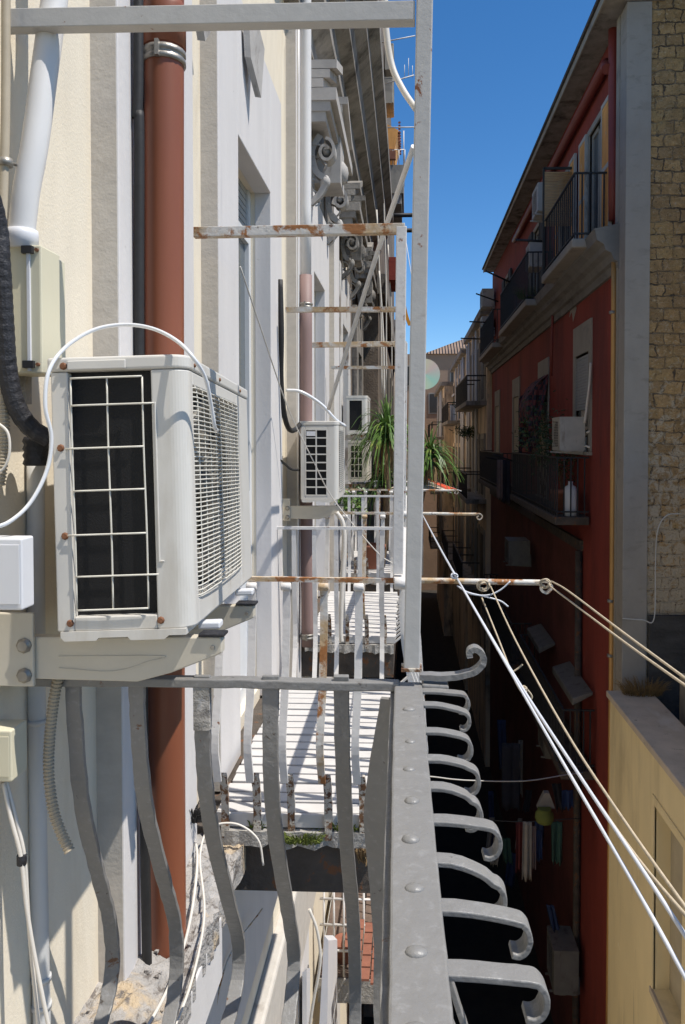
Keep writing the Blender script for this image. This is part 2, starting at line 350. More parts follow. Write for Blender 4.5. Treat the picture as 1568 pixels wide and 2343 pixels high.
# ================================================================== OWN SIDE: sunlit house
XW, XP = -.91, -.8315
BAYS = [4.275, 7.35, 10.4, 13.5]
OH = .455
house = thing('apartment_house', 'long sunlit cream house with pale window surrounds along the left side of the alley', 'building', (XW, 2.0, 0))
def facade(y0, y1, bays, mat, name):
    m = MB(); y = y0
    for c in bays:
        m.ebox(-1.3, XW, y, c - OH, -ZE, 5.0)
        m.ebox(-1.3, XW, c - OH, c + OH, -ZE, -1.5); m.ebox(-1.3, XW, c - OH, c + OH, 1.5, 5.0)
        y = c + OH
    m.ebox(-1.3, XW, y, y1, -ZE, 5.0)
    return m.build(name, mat, house)
facade(-2.5, 11.6, BAYS[:3], m_cream, 'wall')
s = facade(11.6, 15.8, BAYS[3:], m_stain, 'wall'); s['label'] = 'dirty unpainted stretch of wall'
MB().ebox(-1.6, -1.28, -2.5, 15.8, -ZE, 4.9).build('back_wall', m_dark, house)
for y0, y1 in ((2.23, 3.02), (5.82, 6.45), (8.8, 9.4)):
    p_ = MB().ebox(XW - .01, XP, y0, y1, -ZE, 3.2).build('pilaster', m_lav, house, bevel=.006)
    MB().ebox(XW - .01, XP - .004, y0 - .003, y0 - .0005, -ZE, 3.2).build('pilaster_side', m_beige, p_)
for i, c in enumerate(BAYS):
    m = MB(); a, b = c - .855, c + .855
    mm = m_lav if i < 2 else m_peel if i < 3 else m_old
    h_ = OH - .005; m.ebox(XW - .02, XP, a, c - h_, -1.56, 2.2); m.ebox(XW - .02, XP, c + h_, b, -1.56, 2.2); m.ebox(XW - .02, XP, c - h_, c + h_, 1.495, 2.2)
    p_ = m.build('window_surround', mm, house, bevel=.005)
    if i < 2: MB().ebox(XW - .01, XP - .004, a - .003, a - .0005, -1.56, 2.2).build('surround_side', m_beige, p_)
    w = MB(); xa = -.955                       # frame, recessed in the opening
    for y0, y1, z0, z1 in ((c - OH, c - .395, -1.5, 1.5), (c + .395, c + OH, -1.5, 1.5), (c - .395, c + .395, 1.18, 1.24), (c - .395, c + .395, -.42, -.30), (c - .03, c + .03, -.30, 1.18), (c - .395, c + .395, -1.5, -1.42)):
        w.ebox(xa - .05, xa, y0, y1, z0, z1)
    wf = w.build('window', m_alum, house)
    MB().ebox(xa - .04, xa - .025, c - .395, c + .395, -.30, 1.18).build('pane', m_glass, wf)
    MB().ebox(xa - .04, xa - .02, c - .395, c + .395, -1.42, -.42).build('door_panel', m_alum, wf)
    sh = MB()
    for k in range(7): sh.ebox(xa - .045, xa - .012, c - .395, c + .395, 1.247 + k * .037, 1.247 + k * .037 + .031)
    sh.build('roller_shutter', m_shut, wf)
# cornice between storeys, running the whole length
prof = [(-.92, 3.2), (-.80, 3.2), (-.80, 3.36), (-.67, 3.48), (-.67, 3.72), (-.55, 3.8), (-.53, 3.98), (-.42, 4.08), (-.42, 4.26), (-.31, 4.36), (-.31, 4.58), (-.34, 4.66), (-.92, 4.8)]
MB().prism([E(x, -2.5, z) for x, z in prof], (0, 18.3, 0)).build('cornice', m_old, house)
MB().ebox(XW - .02, -.86, 6.45, 8.8, 2.22, 3.2).build('frieze_panel', m_old, house)
# pediments with hanging scrolls over the windows
def scroll(m, y, z, h, x0=-.835, out=.18, w=.15):
    pts = []
    for k in range(15):
        a = k / 14 * R(430); r = h * .17 * (1 - .72 * k / 14)
        pts.append(E(x0 + out * .75 + math.sin(a) * r, y, z + h * .18 + math.cos(a) * r * 1.3))
    m.strip(pts, (0, w, 0), .026, 3)
    for q in range(5):
        zz = z + h * (.32 - q * .2); m.strip([E(x0 + .02, y - .02, zz), E(x0 + out * (.55 - .05 * q), y + rnd(-.05, .05), zz - .015), E(x0 + out * (.9 - .12 * q), y + rnd(-.06, .06), zz - .09), E(x0 + out * (.7 - .12 * q), y, zz - .125)], (0, .10 - .012 * q, .015), .014, 4, taper=.35, jit=.1)
    m.strip([E(x0 + out * .5, y, z + h * .46), E(x0 + .02, y, z + h * .2), E(x0 + .05, y, z - h * .15), E(x0 + out * .7, y, z - h * .3), E(x0 + out * .5, y, z - h * .52), E(x0 + .0, y, z - h * .7)], (0, w * .8, 0), .05, 4, taper=.45)
    m.sphere(E(x0 + out * .7, y, z - h * .32), .045, (1, 1.2, 1.3))
    m.sphere(E(x0 + out * .75, y, z + h * .2), .04, (1, 2, 1))
for i, c in enumerate(BAYS[1:]):
    m = MB(); mm = m_orn if i == 0 else m_old
    for y0, y1 in ((c - .9, c + .9),):
        for x1, z0, z1 in ((-.68, 2.62, 2.70), (-.64, 2.70, 2.78), (-.59, 2.78, 2.88)): m.ebox(-.86, x1, y0 - (z0 - 2.62) * .2, y1, z0, z1)
    for s in (-1, 1):                          # broken raking mouldings
        for k, (x1, t) in enumerate(((-.70, 0), (-.645, .075), (-.59, .15))):
            m.hexa([E(-.86, c + s * .9, 2.90 + t), E(x1, c + s * .9, 2.90 + t), E(x1, c + s * .30, 3.12 + t), E(-.86, c + s * .30, 3.12 + t),
                    E(-.86, c + s * .9, 2.97 + t), E(x1, c + s * .9, 2.97 + t), E(x1, c + s * .30, 3.19 + t), E(-.86, c + s * .30, 3.19 + t)])
    m.ebox(-.86, -.62, c - .2, c + .2, 2.35, 2.95)
    m.sphere(E(-.64, c, 2.5), .08, (1, 1.2, 1.4), 12)
    p = m.build('pediment', mm, house)
    for s in (-1, 1):
        q = MB(); scroll(q, c + s * .66, 2.36, .48); q.build('scroll_bracket', mm, p)
# remains of a lost ornament above the nearest window, flaking off
MB().prism([P(578, 55, 4.0), P(592, 110, 4.1), P(584, 222, 4.05), P(560, 130, 3.92), P(556, 55, 3.9)], (.03, .01, 0)).build('plaster_flake', m_orn, house)
MB().prism([P(448, 66, 3.2), P(470, 62, 3.28), P(452, 92, 3.22)], (.03, .01, 0)).build('plaster_flake', m_orn, house)
# string course and lower bands below the balcony
def rough_ledge(x0, x1, y0, y1, z, seed, amp=.03, n=(14, 60)):
    rd = random.Random(seed); m = MB(); g = []
    for j in range(n[1] + 1):
        row = []
        for i in range(n[0] + 1):
            u, v = i / n[0], j / n[1]
            x = x0 + (x1 - x0) * u + (rd.uniform(-.012, .012) if i == n[0] else 0)
            zz = z + rd.uniform(-amp, amp) * (.3 if 0 < i < n[0] else .15) + .02 * math.sin(v * 23 + u * 5) * u - .05 * u
            row.append(m.bm.verts.new(E(x, y0 + (y1 - y0) * v, zz)))
        g.append(row)
    for j in range(n[1]):
        for i in range(n[0]): m.bm.faces.new((g[j][i], g[j][i + 1], g[j + 1][i + 1], g[j + 1][i]))
    for j in range(n[1]):
        a, b = g[j][-1], g[j + 1][-1]
        c = m.bm.verts.new((a.co.x, a.co.y, z + ZE - .16)); d = m.bm.verts.new((b.co.x, b.co.y, z + ZE - .16)); m.bm.faces.new((a, c, d, b))
        e = m.bm.verts.new((XW, a.co.y, z + ZE - .30)); f = m.bm.verts.new((XW, b.co.y, z + ZE - .30)); m.bm.faces.new((c, e, f, d))
    for k in range(170):                        # crumbs of fallen plaster
        x, y, s_ = rd.uniform(x0 + .01, x1 - .03), rd.uniform(y0, y1), rd.choice([.003,.005,.007,.012])*rd.uniform(.6,1.2)
        q = E(x, y, z + .002 - .05 * (x - x0) / (x1 - x0)); m.hexa([q + Vector((rd.uniform(.5,1.2)*sx, rd.uniform(.5,1.3)*sy, rd.uniform(.3,.9)*sz)) * s_ for sx, sy, sz in ((-1,-1,-1),(1,-1,-1),(1,1,-1),(-1,1,-1),(-1,-1,1),(1,-1,1),(1,1,1),(-1,1,1))])
    return m
rough_ledge(-.915, -.665, 1.0, 3.3, -1.585, 3, .04).build('broken_ledge', m_debris, house)
MB().ebox(-.72, -.668, 1.0, 2.75, -1.93, -1.70).build('ledge_fascia', m_lav, house, bevel=.006)
MB().ebox(XW - .01, -.87, .8, 9.0, -3.05, -2.0).build('lower_band', m_lav, house, bevel=.01)
MB().ebox(XW - .01, -.82, .8, 9.0, -4.05, -3.32).build('lower_band', m_beige, house, bevel=.02)

# the pediment-high old house further along the same side
old = thing('old_house', 'dark brown old house beyond the cream one on the left side', 'building', (-.62, 16, 0))
MB().ebox(-4, -.62, 16.0, 34, -ZE, 11.2).build('wall', m_stain, old)
far = thing('old_house', 'last house on the left side of the alley, edge-on beside the yuccas', 'building', (-.62, 48, 0)); MB().ebox(-4, -.64, 34.2, 62, -ZE, 5.0).build('wall', m_pale, far); MB().ebox(-4, -.45, 34.2, 62, 5.004, 5.3).build('cornice', m_old, far)
MB().ebox(-.64, -.45, 15.95, 34, 3.0, 3.4).build('cornice', m_old, old)
for y in (18.0, 21.2, 24.5, 28): 
    f = MB().ebox(-.63, -.585, y, y + 1.1, -.6, 2.2).build('window', m_gtrim, old); MB().ebox(-.58, -.57, y + .15, y + .95, -.5, 2.0).build('pane', m_dwood, f)

# ------------------------------------------------------------------ balcony of the photographer (grey)
near = thing('grey_balcony', 'nearest balcony with dark grey bellied iron railing, hooked bars and riveted handrail', 'balcony', E(-.4, .6, -1.53))
MB().ebox(-.92, -.02, -1.2, 1.75, -1.78, -1.53).build('slab', m_conc, near)
h = MB(); rpts = [(.016, .2), (.0125, .7), (.008, 1.0), (.003, 1.4), (0, 1.765)]
hr = MB().strip([E(x, y, -.552) for x, y in rpts], (.062, 0, 0), .013, 8, jit=.02).build('handrail', m_gmetal, near, bevel=.0035)
MB().strip([E(x - .006, y, -.571) for x, y in rpts], (.068, 0, 0), .016, 8, jit=.02).build('rail_underbar', m_gmetal, hr, bevel=.003)
for d in (1.58, 1.41, 1.29, 1.175, 1.06, .943, .823, .71):
    MB().sphere(E(.014 - .0085 * d + rnd(-.002, .002), d, -.546), .0105 * rnd(.85, 1.15), (rnd(1.0, 1.35), rnd(.85, 1.1), rnd(.45, .65)), 12).build('rivet', m_gmetal, hr)
MB().strip([E(-.92, 1.745, -.548), E(-.5, 1.75, -.546), E(-.3, 1.752, -.549), E(-.02, 1.75, -.55)], (0, .034, 0), .020, 8, jit=.05).build('side_rail', m_gmetal, near, bevel=.003)
BP = [[(168, 1545), (172, 1650), (190, 1850), (225, 2000), (250, 2100), (258, 2200), (245, 2290), (226, 2360)],
      [(313, 1545), (318, 1680), (335, 1850), (375, 2010), (400, 2110), (405, 2200), (398, 2280), (383, 2360)],
      [(463, 1545), (467, 1750), (485, 1900), (520, 2050), (545, 2150), (545, 2230), (530, 2310), (515, 2370)],
      [(620, 1545), (620, 1750), (630, 1900), (655, 2060), (672, 2170), (670, 2250), (657, 2370)],
      [(781, 1545), (785, 1750), (795, 1950), (808, 2100), (813, 2250), (812, 2370)]]
for q in BP:
    x0 = q[0][0]; pts = []
    for x, y in q: pts.append(P(x, y, 1.75 * (x0 - VPX) / (x - VPX)))
    e = pts[-1]; pts += [e + Vector((0, -.10, -.09)), e + Vector((0, -.13, -.14))]
    MB().strip(pts, (.036, 0, 0), .013, 6, jit=.07).build('baluster', m_gmetal, near, bevel=.002)
b = MB().bar(P(463, 1565, 1.745), P(464, 1668, 1.745), .037, .02).build('paint_blister', m_conc, near)
# corner strap and front balusters, bellied towards the street
MB().strip([E(-.035, 1.72, -.57), E(-.06, 1.74, -.72), E(-.075, 1.76, -.86), E(-.065, 1.80, -1.02), E(-.055, 1.83, -1.2), E(-.055, 1.82, -1.35), E(-.04, 1.76, -1.5)], (.05, -.012, 0), .012, 6, jit=.03).build('corner_strap', m_gmetal, near)
def belly(y, dx=0, k=1.0):
    return [E(-.012 + dx, y, -.56), E(-.005 + dx, y, -.78), E(.03 * k + dx, y, -.98), E(.085 * k + dx, y, -1.16), E(.115 * k + dx, y, -1.30), E(.085 * k + dx, y, -1.42), E(-.02 + dx, y, -1.53)]
for k in range(11):
    y = 1.62 - k * .148
    MB().strip(belly(y, 0, 1.15), (0, .03, 0), .012, 5, jit=.06).build('baluster', m_gmetal, near, bevel=.002)
HK = [(1.72, .132, -.004), (1.63, .128, -.012), (1.48, .119, -.008), (1.35, .122, -.012), (1.24, .115, -.018), (1.13, .132, -.006), (1.02, .126, -.024), (.916, .142, -.010), (.806, .142, -.004), (.70, .14, -.01)]
for d, L, dz in HK:
    x0 = .036; r = .0155 * rnd(.9, 1.15); z = -.553
    pts = [E(x0 - .03, d, z), E(x0 + .02, d, z + .001), E(x0 + (L - .028) * .6, d, z + dz * .5), E(L - r * .9, d, z + dz)]; rz = r * 1.3
    for k in range(1, 7):
        a = R(90 - k * 34); pts.append(E(L - r + math.cos(a) * r, d, z + dz - rz + math.sin(a) * rz))
    MB().strip(pts, (rnd(-.002, .002), .027, 0), .0070, 3, jit=.025).build('scroll_hook', m_gmetal, near, bevel=.0015)
q = [(960, 1546), (1010, 1548), (1050, 1545), (1085, 1535), (1104, 1518), (1105, 1500), (1094, 1486), (1080, 1485), (1074, 1493), (1075, 1502)]
MB().strip([P(x, y, 1.755) for x, y in q], (0, .03, 0), .013, 4, jit=.05).build('drying_arm', m_gmetal, near, bevel=.002)
MB().bar(E(.03, 1.755, -.553), E(.09, 1.755, -.556), .04, .022).build('arm_splice', m_gmetal, near, bevel=.004)

MB().tube([E(-.02, -.5, -.56), E(.64, -.5, -.56)], .012, 8, 0).build('drying_arm', m_gmetal, near)
# frame of square tube standing on that railing
t = thing('awning_frame', 'white square-tube frame with tall post standing on the dark grey railing', 'frame', P(942, 1528, 1.75))
MB().bar(P(942, 1528, 1.75), P(976, -200, 1.75), .036, .036, (0, 1, 0)).build('post', m_bar1, t, bevel=.003)
MB().bar(P(-40, 51, 1.752), P(950, 32, 1.752), .034, .042).build('crossbar', m_bar1, t, bevel=.002)
MB().bar(P(942, 1524, 1.75), P(942, 1531, 1.75), .046, .046, (0, 1, 0)).build('base_plate', m_vrust, t)

# ------------------------------------------------------------------ white balconies further along
def white_balcony():
    t = thing('white_balcony', 'white railed balcony with slatted deck, next one beyond the grey railing', 'balcony', E(-.45, 4.0, -1.56), group='white balconies along the sunlit house')
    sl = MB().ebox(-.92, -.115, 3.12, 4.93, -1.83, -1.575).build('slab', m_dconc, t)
    m = rough_edge = MB(); rd = random.Random(5)
    pts = [rd.uniform(-.005, .005) + .006 * math.sin(q * 1.3) for q in range(30)]
    for k in range(29):
        x0 = -.80 + k * .0237
        m.hexa([E(x0, 3.085 + pts[k], -1.63 + pts[k]), E(x0 + .0237, 3.085 + pts[k + 1], -1.63 + pts[k + 1]), E(x0 + .0237, 3.2, -1.63), E(x0, 3.2, -1.63),
                E(x0, 3.085 + pts[k] * .7, -1.568), E(x0 + .0237, 3.085 + pts[k + 1] * .7, -1.568), E(x0 + .0237, 3.2, -1.568), E(x0, 3.2, -1.568)])
    m.build('slab_lip', m_conc, sl)
    m = MB()
    for k in range(19):
        y = 3.13 + k * .0945; m.ebox(-.79 + rnd(0, .01), -.10 + rnd(-.01, .01), y, y + .076, -1.535, -1.508 + rnd(-.002, .002))
    m.ebox(-.79, -.10, 3.108, 3.124, -1.562, -1.507)
    for x in (-.7, -.45, -.2): m.ebox(x, x + .04, 3.13, 4.9, -1.563, -1.537)
    m.build('deck', m_white, t, bevel=.003)
    # near and far side rails
    MB().strip([E(-.90, 3.1, -.548), E(-.5, 3.1, -.551), E(-.02, 3.1, -.553)], (0, .022, 0), .018, 6, jit=.05).build('side_rail', m_wrust, t)
    MB().strip([E(-.90, 4.92, -.548), E(-.03, 4.92, -.548)], (0, .022, 0), .018, 0).build('side_rail', m_wmetal, t)
    fr = MB().strip([E(-.03, 3.06, -.545), E(-.03, 3.6, -.55), E(-.03, 4.93, -.55)], (.055, 0, 0), .02, 6, jit=.02).build('handrail', m_wmetal, t, bevel=.003)
    MB().lathe(E(-.055, 3.055, -.556), [(.020, 0), (.024, .004), (.024, .05), (.020, .054)], 14, 'x').build('rail_scroll', m_wmetal, fr)
    for i, x in enumerate((-.755, -.625, -.487, -.337, -.197)):
        mm = m_wrust if i == 3 else m_wmetal
        b = MB(); b.strip([E(x, 3.10, -.56), E(x, 3.095, -.75), E(x - .004, 3.07, -1.0), E(x - .012, 3.05, -1.2), E(x - .006, 3.07, -1.36)], (.030, 0, 0), .013, 5, jit=.05)
        b.lathe(E(x - .021, 3.085, -.578), [(.012, 0), (.016, .004), (.016, .038), (.012, .042)], 12, 'x')
        b = b.build('baluster', mm, t)
        MB().strip([E(x + .01, 3.085, -1.335), E(x + .016, 3.095, -1.42), E(x + .018, 3.095, -1.6)], (.030, 0, 0), .016, 4, jit=.1).build('rusty_foot', m_vrust, b)
        MB().strip([E(x + .03, 4.92, -.56), E(x + .03, 4.93, -.9), E(x + .03, 4.97, -1.25), E(x + .03, 4.9, -1.53)], (.028, 0, 0), .012, 4).build('baluster', m_wmetal, t)
    for k in range(13):
        y = 3.16 + k * .142
        MB().strip([E(-.03, y, -.56), E(-.028, y, -.75), E(.0, y, -.95), E(.055, y, -1.12), E(.075, y, -1.28), E(.045, y, -1.42), E(-.10, y, -1.56)], (0, .026, 0), .012, 5, jit=.05).build('baluster', m_wmetal, t)
    arm = MB(); arm.tube([E(-.02, 3.1, -.552), E(.15, 3.1, -.553), E(.38, 3.1, -.556), E(.52, 3.1, -.557)], .0115, 8)
    arm.strip([E(.50, 3.1, -.555), E(.545, 3.1, -.553), E(.565, 3.1, -.572), E(.548, 3.1, -.596), E(.527, 3.1, -.590), E(.525, 3.1, -.575), E(.538, 3.1, -.570)], (0, .024, 0), .008, 4)
    arm.build('drying_arm', m_wrust, t)
    return t
wb = white_balcony()
for k, lab in ((1, 'second white railed balcony beyond the grey railing, below the louvred outdoor unit'),
               (2, 'farthest white railed balcony, holding the spiky green plants')):
    c = copy_tree(wb); c.location.y += 2.9 * k; c['label'] = lab
def white_frame():
    t = thing('awning_frame', 'rusty white frame above the next balcony, with the silver disc hanging beside it', 'frame', P(913, 1310, 3.1), group='rusty white frames over the balconies')
    MB().bar(P(911, 1312, 3.1), P(919, 520, 3.1), .041, .041, (0, 1, 0)).build('post', m_wmetal, t, bevel=.003)
    MB().bar(P(444, 533, 3.1), P(927, 524, 3.1), .04, .038).build('crossbar', m_wrust, t, bevel=.002)
    a = P(655, 709, 4.93); b = P(912, 708, 4.93)
    MB().bar(a, b, .04, .03).build('crossbar', m_wrust, t)
    MB().bar(b, Vector((b.x, b.y, b.z - 1.4)), .036, .036, (0, 1, 0)).build('post', m_wmetal, t)
    MB().bar(P(918, 523, 3.12), b, .03, .03).build('top_rail', m_wmetal, t)
    return t
wf = white_frame()
c = copy_tree(wf); c.location += Vector((0, 2.9, -.09)); c['label'] = 'small rusty frame with two thin crossbars, seen beyond the nearer rusty frame'

o = MB().tube([P(947, 335, 3.3), P(860, 590, 3.9), P(752, 935, 4.9)], .0125, 8).build('brace_tube', m_wmetal); tag(o, 'thin white diagonal tube slanting from the tall post to the wall above the louvred unit', 'tube')
o = MB().tube([P(870, -400, 2.1), P(880, -30, 2.1), P(884, 70, 2.1), P(897, 150, 2.1), P(922, 205, 2.08), P(952, 250, 2.05)], .0085, 8).build('white_cable', m_wcable); tag(o, 'thick white cable hanging in a curve against the sky at the top of the post', 'cable')

# silver disc on a thread
cdp = P(972, 856, 3.08)
o = MB().lathe(cdp, [(.012, -.0008), (.06, -.0008), (.06, .0008), (.012, .0008)], 40, 'y', False).build('compact_disc', m_cd, loc=cdp)
tag(o, 'shiny disc hanging on a thread half behind the white post against the dark wall', 'disc')
MB().tube([cdp + Vector((0, 0, .06)), P(926, 530, 3.1)], .0012, 5, 0).build('thread', m_wcable, o)
# ================================================================== OUTDOOR UNITS
def outdoor_unit(label, loc, rot=(0, 0, 0), side='wire', D=.285, W=.76, H=.575, mat=None, group=None, rusty=True, nx=2, nz=8, wires=46, simple=False):
    """local axes: x out of the wall, y along the wall (0 = the end facing the camera), z up"""
    mat = mat or m_acw
    t = thing('outdoor_unit', label, 'air conditioner', loc, group=group, rot=rot)
    zl = H - .031; m = MB()
    if side in ('wire', 'grid', 'coil'):
        xa, xb = .14 * D, (.74 if side != 'grid' else .70) * D
        zb, zt = .03, zl - (.0 if side == 'wire' else .03)
        m.box(.004, xa, 0, .03, 0, zl); m.box(xa, xb, 0, .03, 0, zb)
        if zt < zl - .001: m.box(xa, xb, 0, .03, zt, zl)
    else: xa = xb = .5 * D; m.box(.004, xa, 0, .03, 0, zl)
    r = .036; arc = [(D - r + r * math.sin(R(a)), r - r * math.cos(R(a))) for a in range(0, 91, 10)]
    poly = [(xb, 0)] + arc + [(D, .055), (xb, .055)]
    m.prism([Vector((x, y, 0)) for x, y in poly], (0, 0, zl))
    x2 = D - .05; y0, y1, z0, z1 = .055, W * .76, .055, zl - .03
    m.box(.0, x2, .03 if xb <= x2 else .055, W, 0, zl)
    m.box(x2, D, y1, W, 0, zl); m.box(x2, D, y0, y1, 0, z0); m.box(x2, D, y0, y1, z1, zl)
    if xb > x2: m.box(.0, x2, .03, .055, 0, zl)
    cs = m.build('casing', mat, t, local=True, bevel=.003 if not simple else 0)
    lid = [(-.002, -.003)] + [(D - r + (r + .003) * math.sin(R(a)), r - (r + .003) * math.cos(R(a))) for a in range(0, 91, 10)] + [(D + .003, W + .003), (-.002, W + .003)]
    MB().prism([Vector((x, y, zl + .001)) for x, y in lid], (0, 0, .03)).build('lid', mat, t, local=True, bevel=.006 if not simple else 0, seg=3)
    if side in ('wire', 'grid', 'coil'):
        MB().box(xa, xb, .020, .029, zb, zt).build('coil_panel', m_coil, t, local=True)
    if side == 'wire':
        w = MB(); zs = [.529, .472, .382, .293, .201, .114, .044]; xs = [.048, .124, .198]
        for i, x in enumerate(xs): w.tube([(x, -.004, zs[-1]), (x + .0012, -.005, .2), (x - .0008, -.004, .38), (x, -.004, zs[0])], .0021, 6, 4)
        for i, z in enumerate(zs):
            x0, x1 = xs[0], xs[-1]
            if i in (1, 5): x1 += .024
            if i in (2, 4): x0 -= .014
            w.tube([(x0, -.0065, z + .0005), (.12, -.007, z + .0008), (x1, -.0065, z + .001)], .0021, 6, 4)
        w.build('wire_guard', m_wire, t, local=True)
        MB().box(.042, .165, -.008, -.003, zl + .003, zl + .023).build('handle_cover', mat, t, local=True, bevel=.003)
        rb = MB(); rb.box(.221, .2245, -.0035, .002, .14, .475); rb.box(.2245, .233, -.003, .002, .14, .1435); rb.build('pressed_rib', mat, t, local=True, bevel=.0012)
    if side == 'grid':
        w = MB(); ww = .009
        for i in range(nx + 1): x = xa + (xb - xa) * i / nx; w.box(x - ww / 2, x + ww / 2, -.002, .014, zb, zt)
        for k in range(nz + 1): z = zb + (zt - zb) * k / nz; w.box(xa, xb, -.0015, .0135, z - ww / 2, z + ww / 2)
        w.build('end_louvre', mat, t, local=True)
        if nx == 2: MB().box(xa + .008, (xa + xb) / 2 - .006, -.004, .006, zt - .045, zt - .012).build('louvre_label', m_wbox, t, local=True)
    # front
    MB().box(x2 - .004, x2 - .001, y0, y1, z0, z1).build('fan_recess', m_fins if not simple else m_void, t, local=True)
    cy, cz, fr = (y0 + y1) / 2, (z0 + z1) / 2, min(y1 - y0, z1 - z0) / 2
    fn = MB(); fn.lathe((x2, cy, cz), [(fr * .97, 0), (fr, .03), (fr * .9, .03), (fr * .86, .002)], 32, 'x'); fn.lathe((x2, cy, cz), [(.05, 0), (.05, .02), (.03, .028)], 16, 'x')
    for k in range(3):
        a = k * R(120) + .4; u = Vector((0, math.cos(a), math.sin(a))); v = Vector((0, -math.sin(a), math.cos(a)))
        c0 = Vector((x2 + .012, cy, cz)); fn.quad(c0 + u * .04 - v * .03, c0 + u * fr * .82 - v * .07 + Vector((.012, 0, 0)), c0 + u * fr * .82 + v * .08, c0 + u * .04 + v * .04 - Vector((.008, 0, 0)))
    fn.build('fan', m_void if side != 'wire' else m_fins, t, local=True)
    gr = MB()
    for k in range(wires):
        z = z0 + (z1 - z0) * (k + .5) / wires
        if simple: gr.box(D - .006, D - .002, y0, y1, z - .004, z + .004)
        else: gr.tube([(D - .004, y0 - .004, z), (D + .006, y0 + .03, z), (D + .009, cy, z + rnd(-.0006, .0006)), (D + .006, y1 - .03, z), (D - .004, y1 + .004, z)], .0017, 5, 3, caps=False)
    for k in range(9 if not simple else 5):
        y = y0 + .02 + (y1 - y0 - .04) * k / (8 if not simple else 4)
        if simple: gr.box(D - .008, D - .005, y - .004, y + .004, z0, z1)
        else: gr.tube([(D - .003, y, z0 - .004), (D + .0045, y, z0 + .03), (D + .0055, y, cz), (D + .0045, y, z1 - .03), (D - .003, y, z1 + .004)], .0017, 5, 3, caps=False)
    gr.build('front_grille', m_wire if side == 'wire' else mat, t, local=True)
    b = MB(); prof = [(.012, 0), (.012, -.012), (.02, -.020), (.085, -.020), (.09, -.014), (.15, -.014), (.156, -.021), (.225, -.021), (.235, -.013), (.27, -.013), (.27, 0)]
    k = D / .285; b.prism([Vector((x * k, -.004, z)) for x, z in prof], (0, W, 0)); b.build('base_tray', mat, t, local=True)
    if rusty:
        for x, z in ((.034, zl + .012), (.022, .385), (.026, .2), (.032, .017), (.222, .018)):
            MB().lathe((x, -.010 if z > zl else -.005, z), [(.0055, 0), (.0055, .004), (.008, .004), (.008, .006)], 8, 'y').build('screw', m_screw, t, local=True)
        for y, z in ((.06, zl + .014), (.33, zl + .013), (.62, zl + .013)):
            MB().lathe((D + .002, y, z), [(.004, 0), (.005, .003), (.003, .005)], 8, 'x').build('screw', m_screw, t, local=True)
        for y in (.14, .60): MB().box(D - .02, D + .03, y - .02, y + .02, -.028, -.012).build('foot', m_wbox, t, local=True, bevel=.004)
    return t
def bracket(label, y, x_end, z, group=None, mat=m_brack, root=-.93, deep=.095, w=.03):
    t = thing('wall_bracket', label, 'bracket', E(root, y, z - deep), group=group)
    L = x_end - root
    m = MB(); m.prism([E(root, y, z), E(x_end - .004, y, z + .004), E(x_end, y, z - .002), E(x_end, y, z - .030), E(x_end - .012, y, z - .036), E(x_end - .115 * L / .47, y, z - deep + .020), E(x_end - .19 * L / .47, y, z - deep), E(root, y, z - deep + .004)], (0, w, 0))
    m.build('arm', mat, t, bevel=.003)
    r = MB(); r.strip([E(root + .1, y - .001, z - deep + .028), E(root + .22, y - .001, z - deep + .022), E(root + .30, y - .001, z - .05), E(root + .33, y - .001, z - .042), E(root + .31, y - .001, z - .038), E(root + .1, y - .001, z - .042)], (0, .003, 0), .003, 4)
    r.build('pressed_rib', mat, t)
    MB().ebox(root - .05, root + .05, y - .012, y - .001, z - deep - .01, z + .055).build('wall_plate', mat, t, bevel=.003)
    for dz in (-.015, -.08): MB().lathe(E(root + .03, y - .022, z + dz), [(.011, 0), (.011, .006), (.017, .007), (.017, .010)], 8, 'y').build('bolt', m_zinc, t)
    MB().lathe(E(x_end - .02, y - .003, z - .018), [(.005, 0), (.005, .004)], 8, 'y').build('rivet', m_zinc, t)
    MB().ebox(x_end - .05, x_end + .006, y - .006, y + w + .006, z + .005, z + .012).build('rubber_pad', m_black, t, bevel=.002)
    return t
p = P(127, 1446, 1.60)
outdoor_unit('big white outdoor unit close by, wire guard over its black coil', p, rot=(R(-1.9), R(-1.75), R(2.3)), D=.290)
z1 = P(300, 1459, 1.66).z - ZE
bracket('nearer cream steel bracket under the big outdoor unit, with two bolts showing', 1.655, P(509, 1470, 1.66).x, z1, 'brackets under the big outdoor unit', root=P(34, 1500, 1.66).x)
bracket('second cream steel bracket, at the far end of the big outdoor unit', 2.17, P(584, 1385, 2.19).x, P(500, 1385, 2.19).z - ZE, 'brackets under the big outdoor unit', root=-.86)

p = P(687, 1143, 5.55)
outdoor_unit('white outdoor unit with two columns of end louvres, above the second white balcony', p, rot=(0, 0, R(1)), side='grid', D=.275, W=.72, H=.56, nx=2, nz=8, wires=30, rusty=False)
bracket('long cream bracket under the louvred outdoor unit', 5.6, P(785, 1165, 5.6).x, P(700, 1158, 5.6).z - ZE, root=-.9)
p = P(793, 990, 9.7)
outdoor_unit('upper small outdoor unit with plain black coil, stacked above another', p, side='coil', D=.26, W=.7, H=.46, wires=20, rusty=False, simple=True)
p = P(796, 1098, 9.7)
outdoor_unit('lower small outdoor unit with a grid of openings, under another unit', p, side='grid', D=.26, W=.7, H=.49, nx=3, nz=5, wires=20, rusty=False, simple=True, mat=m_acy)
for y, lab in ((1108, 'rusty bracket under the lower of the two stacked outdoor units'), (996, 'bracket between the two stacked outdoor units')):
    bracket(lab, 9.75, P(842, y, 9.75).x, P(800, y, 9.75).z - ZE, deep=.06, mat=m_wrust)

